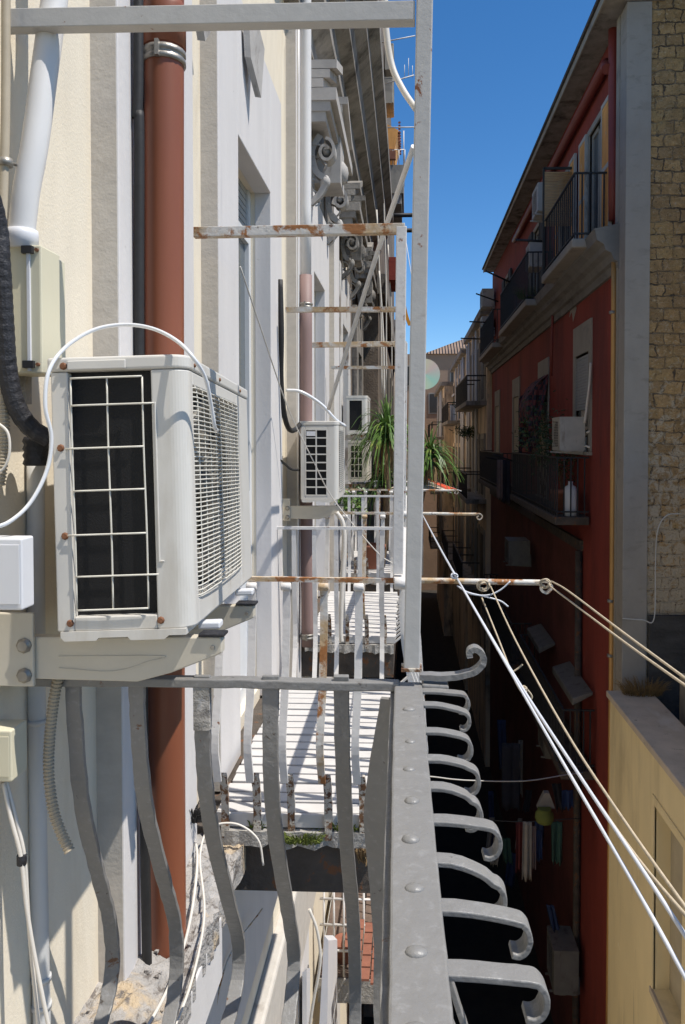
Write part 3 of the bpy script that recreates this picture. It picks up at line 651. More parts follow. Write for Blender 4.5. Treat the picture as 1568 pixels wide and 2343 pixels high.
# hoses and cords of the outdoor units
def line(name, label, cat, pts, r, mat, n=8, sm=6, group=None, ripple=None):
    return tag(MB().tube(pts, r, n, sm, ripple=ripple).build(name, mat), label, cat, group)
line('clear_hose', 'clear plastic hose arching over the big outdoor unit and into its grille', 'hose',
     [P(-30, 1210, 1.50), P(20, 1195, 1.52), P(70, 1150, 1.55), P(108, 1075, 1.575), P(118, 1000, 1.58), P(104, 930, 1.57), P(112, 850, 1.58), P(150, 795, 1.62), P(215, 755, 1.66), P(285, 743, 1.68), P(350, 752, 1.66), P(405, 780, 1.62), P(442, 818, 1.60), P(470, 865, 1.63), P(484, 930, 1.66), P(491, 975, 1.68), P(497, 985, 1.72)], .0042, m_tube, 10)
line('clear_hose', 'white hose looping over the louvred outdoor unit', 'hose', [P(655, 893, 5.5), P(690, 897, 5.5), P(735, 925, 5.55), P(768, 960, 5.6), P(790, 975, 5.7)], .012, m_tube)
line('drain_hose', 'white drain hose hanging down behind the white railing', 'hose', [P(770, 1172, 5.6), P(784, 1195, 5.6), P(788, 1240, 5.6), P(783, 1330, 5.6), P(780, 1440, 5.6), P(782, 1470, 5.6)], .017, m_wcable)
line('black_cable', 'black cable bundle hanging down the wall to the louvred unit', 'cable', [P(641, 640, 5.0), P(644, 760, 5.0), P(643, 860, 5.05), P(648, 930, 5.1), P(658, 975, 5.2), P(672, 985, 5.4), P(690, 968, 5.6)], .018, m_cable)
line('black_cable', 'short black cable curving into the side of the louvred unit', 'cable', [P(640, 1052, 5.05), P(652, 1062, 5.2), P(668, 1074, 5.4), P(686, 1075, 5.6)], .009, m_cable)
line('pale_cord', 'thin pale cord running diagonally across the next balcony in front of the louvred unit', 'cord', [P(550, 610, 4.0), P(600, 760, 4.3), P(660, 935, 4.8), P(720, 1060, 5.1), P(765, 1145, 5.3), P(860, 1260, 5.4), P(900, 1290, 5.4)], .0042, m_wcable, 6)

# ================================================================== PIPES ON THE SUNLIT HOUSE
def downpipe(label, pts, r, mat, clamps, seams=(), group=None, name='downpipe'):
    o = tag(MB().tube(pts, r, 24, 4).build(name, mat, loc=Vector((pts[-1].x, pts[-1].y, pts[-1].z))), label, 'pipe', group)
    for c in clamps:
        k = MB(); k.lathe(c, [(r + .001, -.022), (r + .006, -.022), (r + .006, -.006), (r + .002, -.004), (r + .002, .004), (r + .006, .006), (r + .006, .02), (r + .001, .02)], 20)
        k.box(c.x - r - .05, c.x - r, c.y - .008, c.y + .008, c.z - .01, c.z + .01); k.box(c.x - .006, c.x + .006, c.y - r - .018, c.y - r, c.z - .024, c.z + .024)
        k.build('pipe_clamp', m_zinc, o)
    for c in seams:
        MB().lathe(c, [(r + .001, -.07), (r + .006, -.068), (r + .006, .05), (r + .004, .065), (r + .001, .07)], 24).build('socket', mat, o)
    return o
d0 = 2.46
downpipe('thick terracotta brown downpipe behind the big outdoor unit', [P(376, -1100, d0), P(376, -120, d0), P(376, 600, d0), P(378, 1400, d0), P(381, 2000, d0), P(383, 2195, d0)], .061, m_brown, [P(376, 134, d0)], [P(376, 62, d0)])
line('black_conduit', 'black conduit running up the wall just left of the brown downpipe', 'cable', [P(317, -1100, 2.345), P(317, -60, 2.345), P(317, 200, 2.345), P(314, 270, 2.345), P(319, 300, 2.345), P(319, 800, 2.345), P(326, 1500, 2.345), P(338, 2300, 2.345)], .0155, m_cable)
d1 = 5.9
o = downpipe('farther downpipe, white above and mauve below, beside the louvred unit', [P(700, 630, d1), P(701, 1100, d1), P(703, 1300, d1), P(704, 1478, d1)], .047, m_mauve, [P(700, 700, d1), P(704, 1455, d1)])
MB().tube([P(700, -160, d1), P(700, -60, d1), P(700, 300, d1), P(700, 650, d1)], .041, 20, 2).build('white_upper_length', m_wpipe, o)
line('white_conduit', 'thin white conduit along the edge of the second pilaster', 'pipe', [P(683, 40, 5.75), P(682, 900, 5.75), P(681, 1470, 5.75)], .008, m_wpipe)
# white duct and trunking box at the left edge
o = line('vent_duct', 'white plastic duct slanting up the wall above the cream trunking box', 'pipe', [P(48, 545, 1.74), P(60, 440, 1.74), P(80, 330, 1.75), P(100, 180, 1.77), P(116, 60, 1.79), P(128, -60, 1.8), P(136, -500, 1.8), P(138, -1200, 1.8)], .029, m_wpipe, 20)
MB().lathe(P(49, 540, 1.74), [(.030, -.03), (.036, -.03), (.037, .0), (.036, .012), (.030, .014)], 20).build('collar', m_wbox, o)
line('tan_pipe', 'narrow tan pipe at the extreme left edge beside the white duct', 'pipe', [P(15, -1200, 1.70), P(14, -60, 1.70), P(13, 250, 1.69), P(8, 440, 1.68), P(2, 560, 1.67)], .010, m_corr)
k = MB(); k.tube([P(-5, 370, 1.68), P(22, 372, 1.70), P(55, 382, 1.76), P(96, 382, 1.78)], .004, 6); k.lathe(P(12, 372, 1.685), [(.013, -.008), (.016, -.008), (.016, .008), (.013, .008)], 12); k.sphere(P(96, 382, 1.77), .008)
tag(k.build('pipe_strap', m_zinc), 'rusted strap holding the white duct to the wall', 'clamp')
t = thing('trunking_box', 'tall cream plastic trunking box under the white duct', 'box', P(60, 855, 1.78))
a = P(16, 855, 1.72); b = P(94, 560, 1.72)
MB().box(a.x - .05, b.x, 1.72, 1.815, a.z, b.z).build('cover', m_box, t, bevel=.004)
c = P(66, 560, 1.72)
MB().box(c.x - .004, c.x + .004, 1.715, 1.722, a.z + .005, b.z - .005).build('rib', m_wbox, t, bevel=.001)
MB().box(b.x - .055, b.x - .012, 1.82, 1.87, a.z + .005, b.z - .005).build('back_plate', m_box, t, bevel=.003)
for zz in (a.z + .02, b.z - .012): MB().box(c.x - .012, c.x + .012, 1.708, 1.722, zz - .008, zz + .008).build('catch', m_iron, t); MB().lathe((b.x - .008, 1.712, zz), [(.004, 0), (.004, .01)], 8, 'y').build('screw', m_screw, t)
line('insulated_pipe', 'thick black taped refrigerant pipe bending into the back of the big outdoor unit', 'pipe', [E(-.885, 1.45, 1.6), E(-.88, 1.5, .75), P(-12, 480, 1.62), P(2, 600, 1.63), P(10, 740, 1.64), P(18, 850, 1.65), P(38, 930, 1.66), P(72, 980, 1.68), P(112, 1003, 1.70)], (.017, .021), m_black, 16, ripple=(.022, .0007))
tag(MB().lathe(P(84, 1030, 1.74), [(.026, -.035), (.030, -.03), (.026, -.02), (.030, -.012), (.026, -.004), (.030, .004), (.026, .012), (.030, .02), (.026, .03)], 16).build('rubber_boot', m_black), 'dark ribbed boot where the black taped pipe meets the grey pipe', 'pipe')
line('ribbed_conduit', 'fat beige ribbed conduit at the left edge below the cream trunking box', 'conduit', [P(4, 880, 1.66), P(8, 960, 1.66), P(6, 1040, 1.67), P(-2, 1110, 1.67)], .0135, m_corr, 12, ripple=(.008, .003))
line('looped_cord', 'white cord looping at the left edge beside the ribbed conduit', 'cord', [P(-10, 1084, 1.6), P(10, 1070, 1.6), P(22, 1035, 1.6), P(18, 990, 1.6), P(-8, 965, 1.6)], .003, m_wcable)
o = line('grey_pipe', 'grey plastic pipe running down the wall behind the bracket, left of the ribbed hose', 'pipe', [P(82, 1050, 1.83), P(83, 1400, 1.83), P(86, 1800, 1.83), P(92, 2150, 1.83), P(97, 2400, 1.83)], .0205, m_gpipe, 18)
for y in (1650, 2238, 2300): MB().lathe(P(86 + (y - 1650) * .015, y, 1.83), [(.0208, -.006), (.0235, -.006), (.0235, .006), (.0208, .006)], 18).build('coupling', m_gpipe, o)
MB().box(*(lambda p: (p.x - .06, p.x + .012, p.y - .01, p.y + .02, p.z - .035, p.z + .03))(P(52, 890, 1.8))).build('mortar_block', m_conc)
tag(bpy.data.objects['mortar_block'], 'small grey mortar lump on the wall under the cream trunking box', 'mortar')
def jbox(name, label, x0, y0, x1, y1, d, dep, mat, knock=0, tilt=0):
    a, b = P(x0, y1, d), P(x1, y0, d)
    t = thing(name, label, 'box', Vector(((a.x + b.x) / 2, d, a.z)))
    MB().box(a.x, b.x, d, d + dep, a.z, b.z).build('body', mat, t, bevel=.004, seg=3)
    MB().box(a.x + .004, b.x - .004, d - .003, d - .001, a.z + .012, b.z - .012).build('lid', mat, t, bevel=.002)
    for i in range(knock):
        z = a.z + (b.z - a.z) * (i + .5) / knock; k = MB()
        for r in (.006, .011, .016): k.lathe((b.x - .055, d - .006, z), [(r, 0), (r + .0012, 0), (r + .0012, .003), (r, .003)], 20, 'y')
        k.build('knockout', mat, t)
    return t
jbox('junction_box', 'white junction box at the left edge level with the big outdoor unit', -145, 1232, 50, 1395, 1.50, .05, m_wbox)
jbox('junction_box', 'lower cream junction box with round knockouts, under the bracket', -75, 1672, 26, 1788, 1.62, .07, m_box, 2)
line('ribbed_hose', 'beige ribbed hose hanging open-ended below the bracket', 'hose', [P(138, 1530, 1.72), P(124, 1600, 1.72), P(114, 1690, 1.72), P(112, 1770, 1.72), P(122, 1850, 1.71), P(140, 1905, 1.70), P(160, 1948, 1.69)], .0125, m_corr, 12, ripple=(.0085, .0028))
o = line('white_cable', 'pair of white cables with a black tape band, hanging down the wall at lower left', 'cable', [P(8, 1790, 1.66), P(25, 1870, 1.66), P(48, 1960, 1.66), P(62, 2080, 1.66), P(82, 2200, 1.66), P(118, 2380, 1.66)], .0045, m_wcable)
MB().tube([P(14, 1785, 1.67), P(36, 1870, 1.67), P(56, 1960, 1.67), P(64, 2080, 1.67), P(72, 2180, 1.67), P(92, 2380, 1.67)], .0045, 8).build('second_strand', m_wcable, o)
MB().lathe(P(50, 1967, 1.665), [(.010, -.011), (.0105, -.01), (.0105, .01), (.010, .011)], 12).build('tape_band', m_black, o)
line('white_cable', 'loose white cable lying on the broken ledge', 'cable', [P(300, 2400, 1.98), P(360, 2310, 2.12), P(410, 2200, 2.32), P(440, 2080, 2.58), P(452, 1960, 2.88), P(440, 1900, 3.05)], .005, m_wcable)
line('white_cable', 'second white cable curving across the broken ledge to the white slab', 'cable', [P(380, 2400, 1.98), P(440, 2240, 2.24), P(468, 2090, 2.56), P(458, 1960, 2.88), P(480, 1895, 3.03), P(540, 1885, 3.06), P(590, 1920, 3.05), P(603, 1980, 3.04)], .0042, m_wcable)
line('red_cable', 'thin brown cable on the wall just below the ledge', 'cable', [P(478, 2400, 3.4), P(520, 2200, 3.6), P(600, 2080, 4.2)], .004, m_wrust)
for i, (xa, ya, xb, yb, d, lab) in enumerate(((862, 480, 874, 900, 12.5, 'pale cable hanging down the stained wall, nearest the wall'), (877, 420, 884, 890, 13.5, 'pale cable hanging between two others on the stained wall'),
        (888, 560, 897, 870, 15, 'pale cable hanging at the outer edge of the stained wall'), (868, 620, 880, 910, 11.5, 'short pale cable hanging low on the stained wall'))):
    line('hanging_cable', lab, 'cable', [P(xa, ya, d), P((xa + xb) / 2 + 3, (ya + yb) / 2, d), P(xb, yb, d)], .013, m_wcable, 6, group='cables hanging on the stained wall')
# lower floor things seen through the railing
o = MB().hexa([P(728, 2400, 6.3), P(748, 2400, 6.3), P(752, 2152, 6.3), P(742, 2140, 6.3), P(745, 2400, 6.9), P(772, 2400, 6.9), P(772, 2150, 6.9), P(762, 2140, 6.9)]).build('shutter_leaf', m_wbox)
tag(o, 'white shutter leaf standing open on the floor below, seen through the grey bars', 'shutter')
o = MB().hexa([P(692, 2400, 5.8), P(702, 2400, 5.8), P(702, 2215, 5.8), P(692, 2225, 5.8), P(700, 2400, 6.1), P(710, 2400, 6.1), P(710, 2215, 6.1), P(700, 2220, 6.1)]).build('shutter_leaf', m_wbox)
tag(o, 'narrow white shutter edge on the floor below, left of the open leaf', 'shutter')
line('yellowed_cable', 'yellowed cable dangling beside the white shutter on the floor below', 'cable', [P(708, 2080, 5.4), P(726, 2130, 5.4), P(733, 2200, 5.4), P(716, 2300, 5.4), P(702, 2400, 5.4)], .011, m_wcable)
t = thing('lower_balcony', 'red tiled balcony with white grid railing one floor down, seen between the grey bars', 'balcony', E(-.45, 8.2, -5.2))
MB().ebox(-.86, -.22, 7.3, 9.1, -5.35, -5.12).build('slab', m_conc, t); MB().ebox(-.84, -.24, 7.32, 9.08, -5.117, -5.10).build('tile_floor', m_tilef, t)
r = MB()
for k in range(12): r.tube([E(-.22, 7.32 + k * .155, -5.1), E(-.20, 7.32 + k * .155, -4.6), E(-.22, 7.32 + k * .155, -4.1)], .011, 6, 2)
for k in range(7): r.tube([E(-.8 + k * .095, 7.31, -5.1), E(-.8 + k * .095, 7.31, -4.1)], .011, 6, 0)
for z in (-4.1, -4.35, -4.6, -4.85): r.tube([E(-.84, 7.31, z), E(-.22, 7.31, z), E(-.22, 9.08, z)], .013, 6, 0)
r.build('railing', m_wmetal, t)
def pot(label, c, r, h, mat=m_terra, group=None):
    return tag(MB().lathe(c, [(r * .7, 0), (r * .95, h * .82), (r * 1.1, h * .82), (r * 1.1, h), (r * .95, h), (r * .9, h * .9)], 18).build('flower_pot', mat, loc=c), label, 'pot', group)
pot('terracotta pot on the tiled balcony one floor down', E(-.62, 7.55, -5.1), .11, .2); pot('dark blue bucket on the tiled balcony one floor down', E(-.33, 7.75, -5.1), .10, .2, m_cloth[2])
r = MB()
for k in range(5):
    for j in range(4): r.strip([E(-.45 + j * .085, 6.5 + k * .16, -4.55 - .03 * j + .02), E(-.45 + j * .085, 6.64 + k * .16, -4.53 - .03 * j)], (.075, 0, 0), .02, 0)
tag(r.build('tiled_canopy', m_terra), 'small red pantile canopy at the bottom, just left of the handrail', 'canopy')
# moss, weeds
def tuft(name, label, c, n, r, h, mat, seed, kind=None, cat='plant'):
    rd = random.Random(seed); m = MB()
    for k in range(n):
        a = rd.uniform(0, 6.28); q = r * math.sqrt(rd.random()); b = Vector(c) + Vector((math.cos(a) * q * 1.6, math.sin(a) * q * .6, 0))
        tip = b + Vector((math.cos(a) * h * rd.uniform(.1, .9), math.sin(a) * h * .4, h * rd.uniform(.3, 1))); md = (b + tip) / 2 + Vector((0, 0, h * .2))
        m.strip([b, md, tip], (rd.uniform(-1, 1) * .01, rd.uniform(-1, 1) * .01, .002), .0012, 2, taper=.3)
    return tag(m.build(name, mat), label, cat, kind=kind)
tuft('moss_patch', 'green moss growing on the broken slab edge of the next balcony', P(688, 1925, 3.08), 260, .055, .04, m_moss, 1)
tuft('moss_patch', 'small green tuft at the foot of a white baluster, left of the big moss patch', P(595, 1895, 3.12), 90, .03, .04, m_moss, 2)
tuft('moss_patch', 'green tuft under the white fascia, right of the big moss patch', P(800, 1900, 3.12), 90, .04, .05, m_moss, 3)
tuft('dead_roots', 'hanging reddish dead roots on the slab edge at right', P(838, 1945, 3.07), 50, .03, -.06, m_deadl, 4)
tuft('dead_weed', 'tangle of dead black weeds on the wall beside the brown downpipe', P(436, 1880, 2.95), 110, .03, .07, m_cable, 5)
# yuccas
def yucca(name, label, base, crowns, seed):
    rd = random.Random(seed); t = thing(name, label, 'plant', base)
    tr = MB()
    for c, n, L in crowns: tr.tube([base, base.lerp(c, .5) + Vector((.05, 0, 0)), c], (.04, .03), 8)
    tr.build('trunk', m_bark, t)
    for c, n, L in crowns:
        m = MB(); dm = MB()
        for k in range(n):
            az = rd.uniform(0, 6.283); el = R(rd.choice([rd.uniform(-10, 85), rd.uniform(-35, 40)])); l = L * rd.uniform(.7, 1.1)
            o = Vector((math.cos(az) * math.cos(el), math.sin(az) * math.cos(el), math.sin(el)))
            sg = rd.uniform(.3, 1.0) * l * (1 if el < R(60) else .4); b = c + Vector((0, 0, rd.uniform(-.12, .08)))
            m.strip([b, b + o * l * .35, b + o * l * .7 - Vector((0, 0, sg * .35)), b + o * l * .95 - Vector((0, 0, sg))], Vector((-math.sin(az), math.cos(az), .1)) * .034, .002, 3, taper=.12)
        for k in range(n // 3):
            az = rd.uniform(0, 6.283); o = Vector((math.cos(az), math.sin(az), 0)); b = c - Vector((0, 0, .1))
            dm.strip([b, b + o * .12 - Vector((0, 0, .08)), b + o * .14 - Vector((0, 0, L * rd.uniform(.5, .9)))], Vector((-math.sin(az), math.cos(az), 0)) * .03, .002, 3, taper=.2)
        m.build('leaf_crown', m_leaf, t); dm.build('dead_leaves', m_deadl, t)
    return t
yucca('yucca', 'tall spiky green yucca left of the white posts, behind the stacked units', E(-.32, 9.3, -1.5), [(P(885, 985, 9.2), 210, .53), (P(880, 1095, 9.5), 90, .45)], 11)
yucca('yucca', 'second spiky yucca leaning out over the alley, right of the tall white post', E(-.1, 9.9, -1.5), [(P(985, 1040, 9.6), 150, .43)], 12)
rd = random.Random(3); m = MB()
for k in range(420):
    c = P(790 + rd.gauss(0, 22), 1150 + rd.gauss(0, 14), 9.0 + rd.uniform(-.2, .2)); d = Vector((rd.uniform(-1, 1), rd.uniform(-1, 1), rd.uniform(-1, 1))).normalized()
    m.strip([c, c + d * .03, c + d * .055], d.orthogonal().normalized() * .025, .001, 0, taper=.4)
tag(m.build('leafy_shrub', m_leaf), 'low leafy green shrub below the stacked units, behind the white rails', 'plant')
pot('terracotta pot standing behind the white balusters below the yucca', E(-.42, 9.25, -1.5), .14, .28)
# parasol beyond the plants
pc = P(966, 1100, 9.9); t = thing('parasol', 'red and white parasol sticking out beyond the yucca', 'umbrella', Vector((pc.x, pc.y, pc.z - 1.2)))
MB().tube([Vector((pc.x, pc.y, pc.z - 1.2)), pc + Vector((0, 0, .05))], .016, 8, 0).build('pole', m_wmetal, t)
for k in range(8):
    a0, a1 = k * R(45), (k + 1) * R(45); rr = .44; top = pc + Vector((0, 0, .05))
    A = pc + Vector((math.cos(a0) * rr, math.sin(a0) * rr, -.11)); B = pc + Vector((math.cos(a1) * rr, math.sin(a1) * rr, -.11)); mid = (A + B) / 2 * .97 + pc * .03 + Vector((0, 0, .02))
    m = MB(); m.bm.faces.new([m.bm.verts.new(q) for q in (top, A, mid)]); m.bm.faces.new([m.bm.verts.new(q) for q in (top, mid, B)])
    o = m.build('canopy_panel', m_ump if k % 2 else m_umpw, t); s_ = o.modifiers.new('th', 'SOLIDIFY'); s_.thickness = .004
    MB().tube([top, A, A + (A - top).normalized() * .06], .005, 5, 0).build('rib', m_wmetal, t)
# ================================================================== OPPOSITE SIDE: red house in shade
XR = 3.03
def dR(x, X=XR): return X * F / (x - VPX)        # distance at which the plane X shows at picture column x (roughly)
red = thing('red_house', 'shaded dark red house with grey corner pilaster and big grey cornice, right of the alley', 'building', (XR, 20, 0))
Y0, Y1 = 11.05, 28.6
LW = [(13.25, 14.3, -.15, 1.52), (17.2, 18.2, -1.2, 1.3), (21.6, 22.7, -1.2, 1.25), (26.2, 27.3, -1.2, 1.2)]    # lower row of openings
UW = [(12.35, 13.35, 3.08, 5.1), (14.75, 15.6, 3.08, 5.1), (18.1, 19.1, 3.05, 5.0), (23.6, 24.6, 3.05, 5.0)]
m = MB(); y = Y0 + .2
for a, b, z0, z1 in LW:
    m.ebox(XR, XR + .45, y, a, -1.9, 2.6); m.ebox(XR, XR + .45, a, b, -1.9, z0); m.ebox(XR, XR + .45, a, b, z1, 2.6); y = b
m.ebox(XR, XR + .45, y, Y1, -1.9, 2.6); y = Y0 + .2
for a, b, z0, z1 in UW:
    m.ebox(XR, XR + .45, y, a, 2.6, 6.03); m.ebox(XR, XR + .45, a, b, 2.6, z0); m.ebox(XR, XR + .45, a, b, z1, 6.03); y = b
m.ebox(XR, XR + .45, y, Y1, 2.6, 6.03)
m.ebox(XR, XR + .45, Y0 + .2, 13.7, -ZE, -1.9)
m.build('wall', m_red, red)
o = MB().ebox(XR - .03, XR + .45, 13.7, Y1, -ZE, -1.9).build('wall', m_dark, red); o['label'] = 'lower storeys painted dark for the alley shade'  # wall colour darkened to stand in for deep shade
MB().ebox(XR - .07, XR + .4, 13.65, Y1, -1.9, -1.72).build('shade_edge_band', m_dconc, red)  # added band covering the top edge of the painted shade
MB().tube([E(XR - .08, 13.66, -1.9), E(XR - .08, 13.66, -ZE)], .06, 10, 0).build('drainpipe', m_dconc, red)  # added pipe covering the upright edge of the painted shade
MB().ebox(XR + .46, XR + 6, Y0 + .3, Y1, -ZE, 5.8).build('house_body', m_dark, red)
MB().ebox(2.985, 3.325, 11.0, 11.33, -ZE, 6.02).build('corner_pilaster', m_ggrey, red, bevel=.008)
MB().ebox(2.975, 3.0, 11.335, 11.5, -ZE, 6.02).build('pilaster_edge', m_gtrim, red)
MB().ebox(3.327, 6.5, 11.03, 11.35, -ZE, 6.22).build('tuff_end_wall', m_tuff, red)
MB().ebox(3.34, 6.5, 10.93, 11.02, -4.6, -2.42).build('bitumen_base', m_tarp, red)
pr = [(XR + .01, 2.45), (XR - .05, 2.45), (XR - .07, 2.56), (XR - .12, 2.58), (XR - .16, 2.68), (XR - .24, 2.72), (XR - .26, 2.80), (XR - .36, 2.86), (XR - .38, 2.96), (XR - .40, 3.02), (XR + .01, 3.10)]
MB().prism([E(x, 11.30, z) for x, z in pr], (0, 17.4, 0)).build('cornice', m_corn, red)
ev = MB(); ev.ebox(2.68, 2.975, 10.7, 10.99, 6.03, 6.12); ev.ebox(2.68, 3.5, 10.99, 28.2, 6.03, 6.12); ev = ev.build('eave', m_old, red)
MB().ebox(2.655, 2.679, 10.69, 28.2, 6.01, 6.121).build('fascia', m_gtrim, ev)
rf = MB(); rf.prism([E(2.62, 10.68, 6.124), E(2.62, 10.68, 6.18), E(7.0, 10.68, 7.5), E(7.0, 10.68, 7.4)], (0, 17.6, 0)); rf.build('roof', m_dconc, red)
for i, (a, b, z0, z1) in enumerate(UW):
    w = MB(); x = XR + .03
    for q in ((a, a + .07, z0, z1), (b - .07, b, z0, z1), ((a + b) / 2 - .04, (a + b) / 2 + .04, z0, z1), (a + .07, b - .07, z1 - .08, z1)): w.ebox(x, x + .05, *q)
    w = w.build('window', m_gtrim, red); MB().ebox(x + .02, x + .035, a + .07, b - .07, z0, z1 - .08).build('pane', m_glass, w)
    fr = MB()
    for q in ((a - .1, a, z0, z1 + .1), (b, b + .1, z0, z1 + .1), (a, b, z1, z1 + .1)): fr.ebox(XR - .025, XR + .05, *q)
    fr.build('window_trim', m_gtrim, w)
    for y0, y1, mm in ((a - .56, a - .03, m_wood if i < 2 else m_dwood), (b + .03, b + .56, m_wood if i < 2 else m_dwood)):
        if i == 1 and y1 < a: y0 = a - .5
        s = MB(); s.ebox(XR - .075, XR - .03, y0, y0 + .05, z0 + .05, z1 + .05); s.ebox(XR - .075, XR - .03, y1 - .05, y1, z0 + .05, z1 + .05)
        for zz in (z0 + .05, (z0 + z1) / 2, z1 - .02): s.ebox(XR - .074, XR - .031, y0 + .05, y1 - .05, zz, zz + .07)
        s = s.build('shutter', m_dull if mm is m_wood else mm, red); s2 = s; MB().ebox(XR - .066, XR - .05, y0 + .051, y1 - .051, z0 + .1, z1 - .02).build('louvre_panel', mm, s2); s = MB()
        for k in range(26):
            zz = z0 + .13 + k * (z1 - z0 - .16) / 26; s.hexa([E(XR - .072, y0 + .05, zz), E(XR - .045, y0 + .05, zz + .03), E(XR - .045, y1 - .05, zz + .03), E(XR - .072, y1 - .05, zz), E(XR - .068, y0 + .05, zz + .008), E(XR - .041, y0 + .05, zz + .038), E(XR - .041, y1 - .05, zz + .038), E(XR - .068, y1 - .05, zz + .008)])
        s.build('slats', mm, s2)
for i, (a, b, z0, z1) in enumerate(LW):
    fr = MB()
    top = z1 + .52
    for q in ((a - .17, a, z0 - .02, top), (b, b + .17, z0 - .02, top), (a, b, z1, top)): fr.ebox(XR - .03, XR + .1, *q)
    fr = fr.build('window', m_gtrim, red)
    s = MB(); zlo = z0 + (z1 - z0) * (.42 if i == 0 else .0)
    n = int((z1 - zlo) / .052)
    for k in range(n): s.ebox(XR + .0, XR + .015, a, b, zlo + k * .052, zlo + k * .052 + .046)
    s.build('roller_shutter', m_shut if i == 0 else m_beish, fr)
    if i == 0: MB().ebox(XR + .03, XR + .04, a, b, z0, zlo).build('pane', m_glass, fr)
    MB().ebox(XR - .09, XR + .1, a - .2, b + .2, z0 - .08, z0 - .025).build('sill', m_gtrim, fr)
# flaked paint by the cornice
for x, y, s_ in ((1683, 480 * 0 + 700, 1), (1660, 712, .7)):
    pass
p1 = P(1306, 705, dR(1306)); MB().prism([Vector((XR - .004, p1.y + dy, p1.z + dz)) for dy, dz in ((-.3, -.05), (-.05, .2), (.15, .12), (.35, -.12), (.1, -.05), (0, -.25))], (.003, 0, 0)).build('paint_flake', m_gtrim, red)

tag(MB().tube([P(1405, 575, 11.45), P(1402, 1100, 11.45), P(1396, 1900, 11.45), P(1391, 2420, 11.45)], .036, 14, 4).build('copper_downpipe', m_ochre), 'shiny ochre copper downpipe beside the grey corner pilaster of the red house', 'pipe')
o = bpy.data.objects['copper_downpipe']
for y in (715, 1375, 1500): MB().lathe(P(1401 - (y - 700) * .006, y, 11.45), [(.037, -.02), (.045, -.02), (.045, .02), (.037, .02)], 14).build('pipe_clamp', m_zinc, o)
tag(MB().tube([P(1404, 40, 11.75), P(1404, 270, 11.75), P(1404, 505, 11.75)], .075, 16, 2).build('red_downpipe', m_redp), 'fat red painted downpipe on the top storey of the red house', 'pipe')
tag(MB().tube([E(2.90, 11.75, 5.46), E(2.93, 11.95, 5.60), E(2.93, 12.3, 5.62), E(2.93, 16, 5.6), E(2.93, 22, 5.57)], .075, 14, 4).build('eave_gutter_pipe', m_redp), 'red pipe running along under the eave of the red house', 'pipe')
tag(MB().tube([P(1265, 615, 16.2), P(1265, 700, 16.2), P(1262, 860, 16.2)], .025, 8, 2).build('thin_red_pipe', m_redp), 'thin dark red pipe down the red wall between two windows', 'pipe')

def iron_balcony(name, label, y0, y1, xo, zf, railh=.98, slab=m_gtrim, step=.155, group=None, sl=.14):
    t = thing(name, label, 'balcony', E((xo + XR) / 2, (y0 + y1) / 2, zf - sl), group=group)
    MB().ebox(xo - .05, XR - .035, y0 - .05, y1 + .05, zf - sl, zf).build('slab', slab, t, bevel=.02)
    r = MB()
    for z in (railh, .08): r.bar(E(xo, y0, zf + z), E(xo, y1, zf + z), .035, .025); r.bar(E(xo, y0, zf + z), E(XR - .04, y0, zf + z), .035, .025); r.bar(E(xo, y1, zf + z), E(XR - .04, y1, zf + z), .035, .025)
    r.build('handrail', m_iron, t)
    b = MB(); n = int((y1 - y0) / step)
    for k in range(n + 1): y = y0 + (y1 - y0) * k / n; b.bar(E(xo, y, zf), E(xo, y, zf + railh), .018, .018)
    for k in range(1, 5): x = xo + (XR - xo) * k / 5; b.bar(E(x, y0, zf), E(x, y0, zf + railh), .022, .022); b.bar(E(x, y1, zf), E(x, y1, zf + railh), .022, .022)
    b.build('bars', m_iron, t); return t
gI = 'black iron balconies of the red house'
iron_balcony('iron_balcony', 'nearest top-storey black iron balcony, with the bamboo screen at its far end', 11.95, 14.55, 2.49, 3.04, group=gI)
iron_balcony('iron_balcony', 'middle top-storey black iron balcony beyond the bamboo screen', 16.6, 21.4, 2.49, 2.98, group=gI)
iron_balcony('iron_balcony', 'farthest top-storey black iron balcony at the end of the red house', 23.2, 27.4, 2.49, 2.9, group=gI)
iron_balcony('iron_balcony', 'lower dark iron balcony full of plants and a white gas bottle', 13.1, 18.7, 2.47, -1.25, slab=m_dconc, group=gI)
iron_balcony('iron_balcony', 'lower far iron balcony with clothes hanging on poles', 20.8, 27.5, 2.5, -1.3, slab=m_dconc, group=gI)
for i, (y0, y1, z) in enumerate(((12.6, 17.5, -5.3), (19, 26, -5.4))):
    iron_balcony('iron_balcony', ('iron balcony deep in the shade, nearer one of the low pair', 'iron balcony deep in the shade, farther one of the low pair')[i], y0, y1, 2.5, z, slab=m_dconc, group=gI, step=.14)
